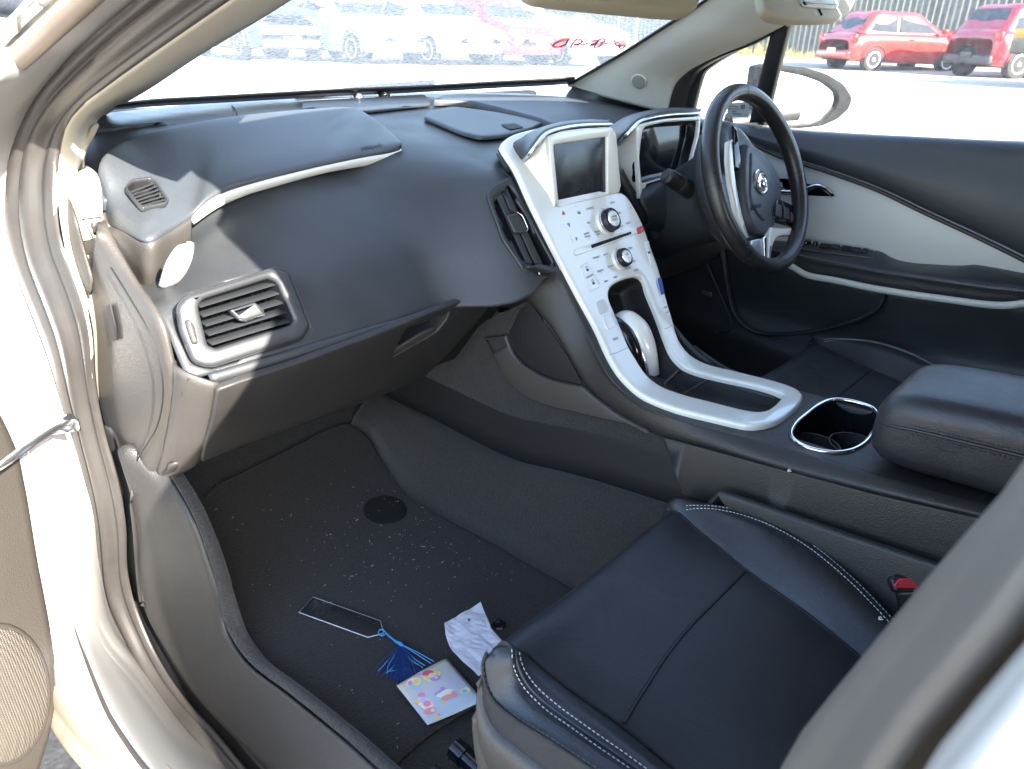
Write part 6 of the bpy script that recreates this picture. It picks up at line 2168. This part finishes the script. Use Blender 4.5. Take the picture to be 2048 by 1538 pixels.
for i in range(5200):
    y = rng.uniform(-6, 22)
    cl = .5 + .5 * math.sin(y * 1.9) * math.sin(y * .83 + 1)
    x = fx - .15 - rng.random() ** 2 * .9
    hgt = rng.uniform(.08, .22) + .55 * cl * rng.random() ** 2
    a = rng.uniform(0, 6.28)
    ww = rng.uniform(.006, .016)
    z = gz(x, y)
    lx, ly = rng.gauss(0, .09), rng.gauss(0, .09)
    k = len(V)
    V += [(x - ww * math.cos(a), y - ww * math.sin(a), z), (x + ww * math.cos(a), y + ww * math.sin(a), z), (x + lx, y + ly, z + hgt)]
    F.append((k, k + 1, k + 2))
wd = link("dry_grass", mesh("dry_grass", V, F), wm, smooth=False)
tag(wd, "dry yellow grass along the foot of the fence", "grass", kind="stuff")

# backdrop added for blown-out white behind the row; green awning near the pillar
sm = mat("pale_backdrop_wall", (.62, .62, .60), .7, vary=.05)
backdrop = thing("backdrop", "pale low backdrop wall added to whiten the view behind the parked row", "building", (16, 27, gz(16, 27)), rz=math.radians(-14))
V, F = [], []
for i in range(241):
    x = -17 + 34 * i / 240
    V += [(x, .03 * (i % 2), -.2), (x, .03 * (i % 2), 3.4)]
for i in range(240):
    F.append((2 * i, 2 * i + 1, 2 * i + 3, 2 * i + 2))
w1_ = link("wall", mesh("wall", V, F), sm, backdrop, smooth=False)
w1_.modifiers.new("thickness", 'SOLIDIFY').thickness = .06
box("roof", (0, 2.2, 3.55), (34.6, 5.2, .12), mat("grey_backdrop_roof", (.4, .4, .4), .5, metal=.2), backdrop, .02, Euler((math.radians(6), 0, 0)).to_matrix())
box("backdrop_door", (6, -.06, 1.4), (3.2, .08, 2.8), mat("backdrop_door", (.45, .46, .46), .5), backdrop, .01)
aw = gpt(1256, 118, 23)
awn = thing("awning", "green cloth awning on thin posts near the windscreen pillar", "awning", (aw.x, aw.y, aw.z))
gmx = mat("green_canvas", (.10, .20, .09), .8)
grid("canvas", [[Vector((-1.0, -.9, 1.55)), Vector((0, -1.0, 1.58)), Vector((1.0, -.9, 1.55))], [Vector((-1.0, .3, 1.95)), Vector((0, .3, 2.0)), Vector((1.0, .3, 1.95))], [Vector((-1, 1.2, 2.0)), Vector((0, 1.2, 2.05)), Vector((1, 1.2, 2.0))]], 12, 12, gmx, awn, .02)
for x in (-.95, .95):
    for y, hh in ((-.85, 1.55), (1.1, 1.98)):
        tube("post", [(x, y, 0), (x, y, hh)], .03, ALLOY, awn, 8)

# ================================================================== loose things in the footwell
fz = FS.at(0, FS.px(700, 1250)[1], .004).z
bm_ = thing("bookmark", "clear plastic bookmark with a blue tassel lying on the floor mat", "bookmark", tuple(atZ(690, 1240, fz)))


def child(o, root):
    o.parent = root
    o.matrix_parent_inverse = Matrix.Translation(-Vector(root.location))
    return o


FP = Plane((0, 0, fz + .001), (0, 0, 1))
bq = [(626, 1195), (598, 1226), (736, 1276), (767, 1268), (761, 1243)]
child(drape("bookmark_strip", bq, FP, M['clearplastic'], None, .0022, .0006), bm_)
child(tube("bookmark_edge", [FP.at(*FP.px(*q), .0014) for q in bq], .00075, M['acrylic_edge'], None, 5, closed=True, raw=True), bm_)
BL = mat("blue_tassel_thread", (.012, .045, .17), .55)
BLl = mat("light_blue_cord", (.06, .30, .62), .5)
kn = FP.at(*FP.px(802, 1294), .006)
lo_ = [FP.at(*FP.px(*q), .004) for q in ((768, 1262), (759, 1264), (758, 1272), (766, 1275), (772, 1270), (784, 1280), (793, 1289), (801, 1293))]
child(tube("tassel_cord", lo_, .0012, BLl, None, 6), bm_)
child(tube("tassel_cord", [FP.at(*FP.px(*q), .006) for q in ((764, 1264), (770, 1268), (776, 1276), (788, 1285), (801, 1292))], .0012, BLl, None, 6), bm_)
child(tube("tassel_knot", [FP.at(*FP.px(797, 1290), .006), kn, FP.at(*FP.px(804, 1299), .006)], [.002, .0036, .0022], BLl, None, 8), bm_)
rng = random.Random(5)
parts_d, parts_l = [], []
for i in range(110):
    f = rng.gauss(.5, .24)
    f = min(1.0, max(-.15, f))
    end = (757 + 92 * f + rng.gauss(0, 4), 1346 + 14 * math.sin(math.pi * min(1, max(0, f))) - 16 * max(0, f - .6) + rng.gauss(0, 6))
    midp = (801 + (end[0] - 801) * .45 + rng.gauss(0, 3), 1295 + (end[1] - 1295) * .5 + rng.gauss(0, 3))
    hz_ = rng.uniform(.002, .010)
    parts_d.append(tube("strand", [kn, FP.at(*FP.px(*midp), hz_), FP.at(*FP.px(*end), .0015)], .00045, BL, None, 4, res=8))
for e, mp_ in (((868, 1326), (835, 1310)), ((862, 1330), (832, 1313)), ((850, 1334), (828, 1322)), ((846, 1338), (822, 1325)), ((756, 1345), (780, 1322)), ((772, 1350), (790, 1335)), ((795, 1342), (775, 1348))):
    parts_l.append(tube("strand", [kn, FP.at(*FP.px(*mp_), .006), FP.at(*FP.px(*e), .003)], .0007, BLl, None, 5, res=10))
child(join_meshes("tassel", parts_d + parts_l), bm_)

# sheet of stickers
ss = thing("sticker_sheet", "square sheet of pastel sea creature stickers lying on the floor mat", "stickers", tuple(atZ(880, 1385, fz)))
cor = [atZ(793, 1371, fz + .010), atZ(893, 1316, fz + .003), atZ(966, 1401, fz + .010), atZ(855, 1450, fz + .004)]
spm = bpy.data.materials.new("sticker_paper")
spm.use_nodes = True
nt = spm.node_tree
tcn = nt.nodes.new("ShaderNodeTexCoord")
sx_ = nt.nodes.new("ShaderNodeSeparateXYZ")
rmp = nt.nodes.new("ShaderNodeValToRGB")
rmp.color_ramp.elements[0].color = (.62, .58, .42, 1)
rmp.color_ramp.elements[1].color = (.42, .54, .58, 1)
e_ = rmp.color_ramp.elements.new(.5)
e_.color = (.55, .53, .60, 1)
nt.links.new(tcn.outputs["Generated"], sx_.inputs[0])
nt.links.new(sx_.outputs[1], rmp.inputs[0])
mp2 = nt.nodes.new("ShaderNodeMath")
mp2.operation = 'SUBTRACT'
mp2.inputs[0].default_value = 1
nt.links.new(sx_.outputs[1], mp2.inputs[1])
nt.links.new(mp2.outputs[0], rmp.inputs[0])
nt.links.new(rmp.outputs[0], nt.nodes["Principled BSDF"].inputs["Base Color"])
nt.nodes["Principled BSDF"].inputs["Roughness"].default_value = .45


class Bil:
    """gently curled paper between four corners"""
    def at(s, u, v, h=0.0):
        a = cor[0].lerp(cor[1], u)
        b = cor[3].lerp(cor[2], u)
        p = a.lerp(b, v)
        p.z += .004 * math.sin(u * 3.1) * math.sin(v * 3.0 + .5)
        return p + Vector((0, 0, h))

    def frame(s, u, v):
        return (cor[1] - cor[0]).normalized(), (cor[3] - cor[0]).normalized(), Vector((0, 0, 1))


BS = Bil()
V = [BS.at(i / 14, k / 14) for k in range(15) for i in range(15)]
F = [(k * 15 + i, k * 15 + i + 1, (k + 1) * 15 + i + 1, (k + 1) * 15 + i) for k in range(14) for i in range(14)]
sh = link("paper", mesh("paper", V, F), spm, None)
sh.modifiers.new("thickness", 'SOLIDIFY').thickness = .0005
if sum(p.normal.z for p in sh.data.polygons) < 0:
    sh.data.flip_normals()
child(sh, ss)
pal = dict(pink=(.80, .25, .40), coral=(.78, .30, .28), yellow=(.85, .62, .16), teal=(.30, .62, .60), purple=(.42, .30, .62), lilac=(.60, .52, .80), skin=(.85, .62, .48), blue=(.25, .50, .68), red=(.68, .10, .16), cream=(.85, .78, .55))
pm = {k: mat("sticker_" + k, v, .4) for k, v in pal.items()}


def blob(pts, m, h=.0006):
    """a flat printed shape on the sheet, given by points in sheet units"""
    q = cr2(pts, 24)
    k = len(q)
    V = [BS.at(min(.99, max(.01, a)), min(.99, max(.01, b)), h) for a, b in q]
    c = (sum(a for a, b in q) / k, sum(b for a, b in q) / k)
    V.append(BS.at(*c, h))
    F = [(i, (i + 1) % k, k) for i in range(k)]
    me = mesh("sticker", V, F)
    if sum(p.normal.z for p in me.polygons) < 0:
        me.flip_normals()
    return link("sticker", me, pm[m], None, smooth=False)


def ell(cx_, cy_, a, b, t=0.0):
    return [(cx_ + a * math.cos(k) * math.cos(t) - b * math.sin(k) * math.sin(t), cy_ + a * math.cos(k) * math.sin(t) + b * math.sin(k) * math.cos(t)) for k in np.linspace(0, 2 * math.pi, 13)[:-1]]


groups = [
    [(ell(.25, .14, .12, .10, .3), 'cream', 0), (ell(.20, .12, .05, .05), 'pink', 1), (ell(.28, .15, .06, .06), 'yellow', 1), (ell(.20, .22, .09, .04, 1.0), 'teal', 1), (ell(.24, .30, .06, .025, .2), 'lilac', 1), (ell(.25, .13, .03, .03), 'skin', 2)],
    [(ell(.56, .20, .14, .13, .4), 'cream', 0), (ell(.54, .12, .10, .06, .3), 'red', 1), (ell(.56, .20, .06, .05), 'skin', 2), (ell(.58, .28, .09, .06, .2), 'purple', 1), (ell(.60, .28, .03, .03), 'skin', 2), (ell(.47, .20, .03, .07), 'yellow', 1), (ell(.66, .18, .03, .06), 'yellow', 1)],
    [(ell(.44, .035, .05, .03, .2), 'lilac', 1), (ell(.41, .05, .03, .03), 'pink', 1)],
    [(ell(.18, .62, .09, .16, -.2), 'cream', 0), (ell(.22, .44, .06, .04, .5), 'pink', 1), (ell(.18, .54, .05, .06), 'lilac', 1), (ell(.10, .52, .07, .03, .5), 'yellow', 1), (ell(.20, .64, .06, .06), 'pink', 2), (ell(.17, .78, .10, .06, .2), 'coral', 1), (ell(.21, .80, .035, .035), 'skin', 2), (ell(.26, .70, .03, .04), 'skin', 1)],
    [(ell(.55, .64, .16, .09, .1), 'cream', 0), (ell(.50, .55, .12, .025, -.1), 'purple', 1), (ell(.56, .52, .03, .03), 'purple', 1), (ell(.40, .66, .05, .035, .8), 'teal', 1), (ell(.54, .70, .11, .04, .1), 'coral', 2), (ell(.66, .70, .06, .06), 'coral', 1), (ell(.62, .66, .03, .025), 'skin', 3), (ell(.44, .76, .05, .02, .9), 'yellow', 1)],
    [(ell(.86, .72, .09, .06, .0), 'cream', 0), (ell(.84, .73, .05, .035), 'blue', 1), (ell(.92, .78, .025, .025), 'yellow', 1), (ell(.80, .68, .02, .02), 'yellow', 1), (ell(.87, .66, .025, .012), 'yellow', 1)],
    [(ell(.20, .95, .05, .035), 'yellow', 1), (ell(.25, .91, .025, .02), 'pink', 1)],
    [(ell(.72, .22, .03, .025), 'cream', 1), (ell(.73, .22, .018, .018), 'yellow', 2)],
    [(ell(.86, .22, .02, .012), 'yellow', 1)],
]
for g in groups:
    child(join_meshes("sticker", [blob(a, m_, .0010 + .0003 * k) for a, m_, k in g]), ss)

# creased white paper half under the seat
pp = thing("paper_scrap", "creased white paper scrap lying against the seat on the floor mat", "paper", tuple(atZ(940, 1280, fz)))
pq = [(961, 1207), (925, 1226), (889, 1247), (891, 1270), (898, 1290), (905, 1302), (926, 1324), (957, 1352), (963, 1349), (975, 1318), (1004, 1282), (996, 1274), (982, 1258), (976, 1240)]
pl_ = Plane((0, 0, fz + .012), (.10, -.16, 1))
po = drape("paper_sheet", pq, pl_, mat("white_paper", (.56, .55, .60), .6), None, .0006, .0001, res=.007, crown=.0001)
import mathutils.noise as mn
for v_ in po.data.vertices:
    q = v_.co * 38
    r_ = mn.noise(q)
    v_.co.z += .0050 * abs(r_) - .001 + .0018 * abs(mn.noise(q * 2.3))
pt3 = bvh(po)
po.data.polygons.foreach_set('use_smooth', [False] * len(po.data.polygons))
child(po, pp)
child(drape("punched_hole", [(937, 1236), (940, 1239), (939, 1243), (936, 1242)], Plane(on(pt3, 938, 1240, .0008), (0, 0, 1)), M['slot'], None, .0004, .0001), pp)

# crumbs and grit
cr_m = mat("pale_crumbs", (.21, .195, .165), .8, vary=.4, vscale=50)
V, F = [], []
rng = random.Random(11)
spots = []
for i in range(260):
    a = (rng.uniform(420, 1080), rng.uniform(900, 1500))
    if rng.random() < .55:
        a = (rng.gauss(800, 110), rng.gauss(1085, 55))
    spots.append(a)
mpoly = [tuple(q[:2]) for q in mo]
for a in spots:
    if not inside(a, mpoly):
        continue
    u, v = FS.px(*a)
    p = FS.at(u, v, .0032)
    ln_ = rng.choice((.0007, .0008, .001, .0012, .0018, .0035)) * rng.uniform(.6, 1.3)
    w_r = rng.uniform(.0005, .0009)
    t = rng.uniform(0, 6.28)
    dx_, dy_ = Vector((math.cos(t), math.sin(t), .1)) * ln_, Vector((-math.sin(t), math.cos(t), 0)) * w_r
    k = len(V)
    for s1, s2, s3 in ((-1, -1, 0), (1, -1, 0), (1, 1, 0), (-1, 1, 0), (-.7, -.6, 1), (.7, -.6, 1), (.7, .6, 1), (-.7, .6, 1)):
        V.append(p + dx_ * s1 + dy_ * s2 + Vector((0, 0, w_r * 1.3 * s3)))
    F += [(k, k + 1, k + 5, k + 4), (k + 1, k + 2, k + 6, k + 5), (k + 2, k + 3, k + 7, k + 6), (k + 3, k, k + 4, k + 7), (k + 4, k + 5, k + 6, k + 7)]
cb = link("crumbs", mesh("crumbs", V, F), cr_m, smooth=False)
tag(cb, "pale crumbs and grit scattered over the floor mat", "crumbs", kind="stuff")

# two stray flecks of lint
for nm, q, tr_, lb in (("lint_fleck", (1761, 1238), trR, "small white fleck of lint on the seat bolster near the belt buckle"), ("lint_fleck", (1583, 938), None, "small pale fleck on the console edge below the cup holder")):
    c = on(tr_, *q, .001) if tr_ else px1.at(*px1.px(*q), .006)
    pts_ = [c + Vector((.0022 * math.cos(a) * (1 + .3 * math.sin(3 * a)), .0022 * math.sin(a), .0006 * math.sin(2 * a))) for a in np.linspace(0, 5.2, 9)]
    tag(tube(nm, pts_, .0008, M['thread'], None, 6), lb, "lint")
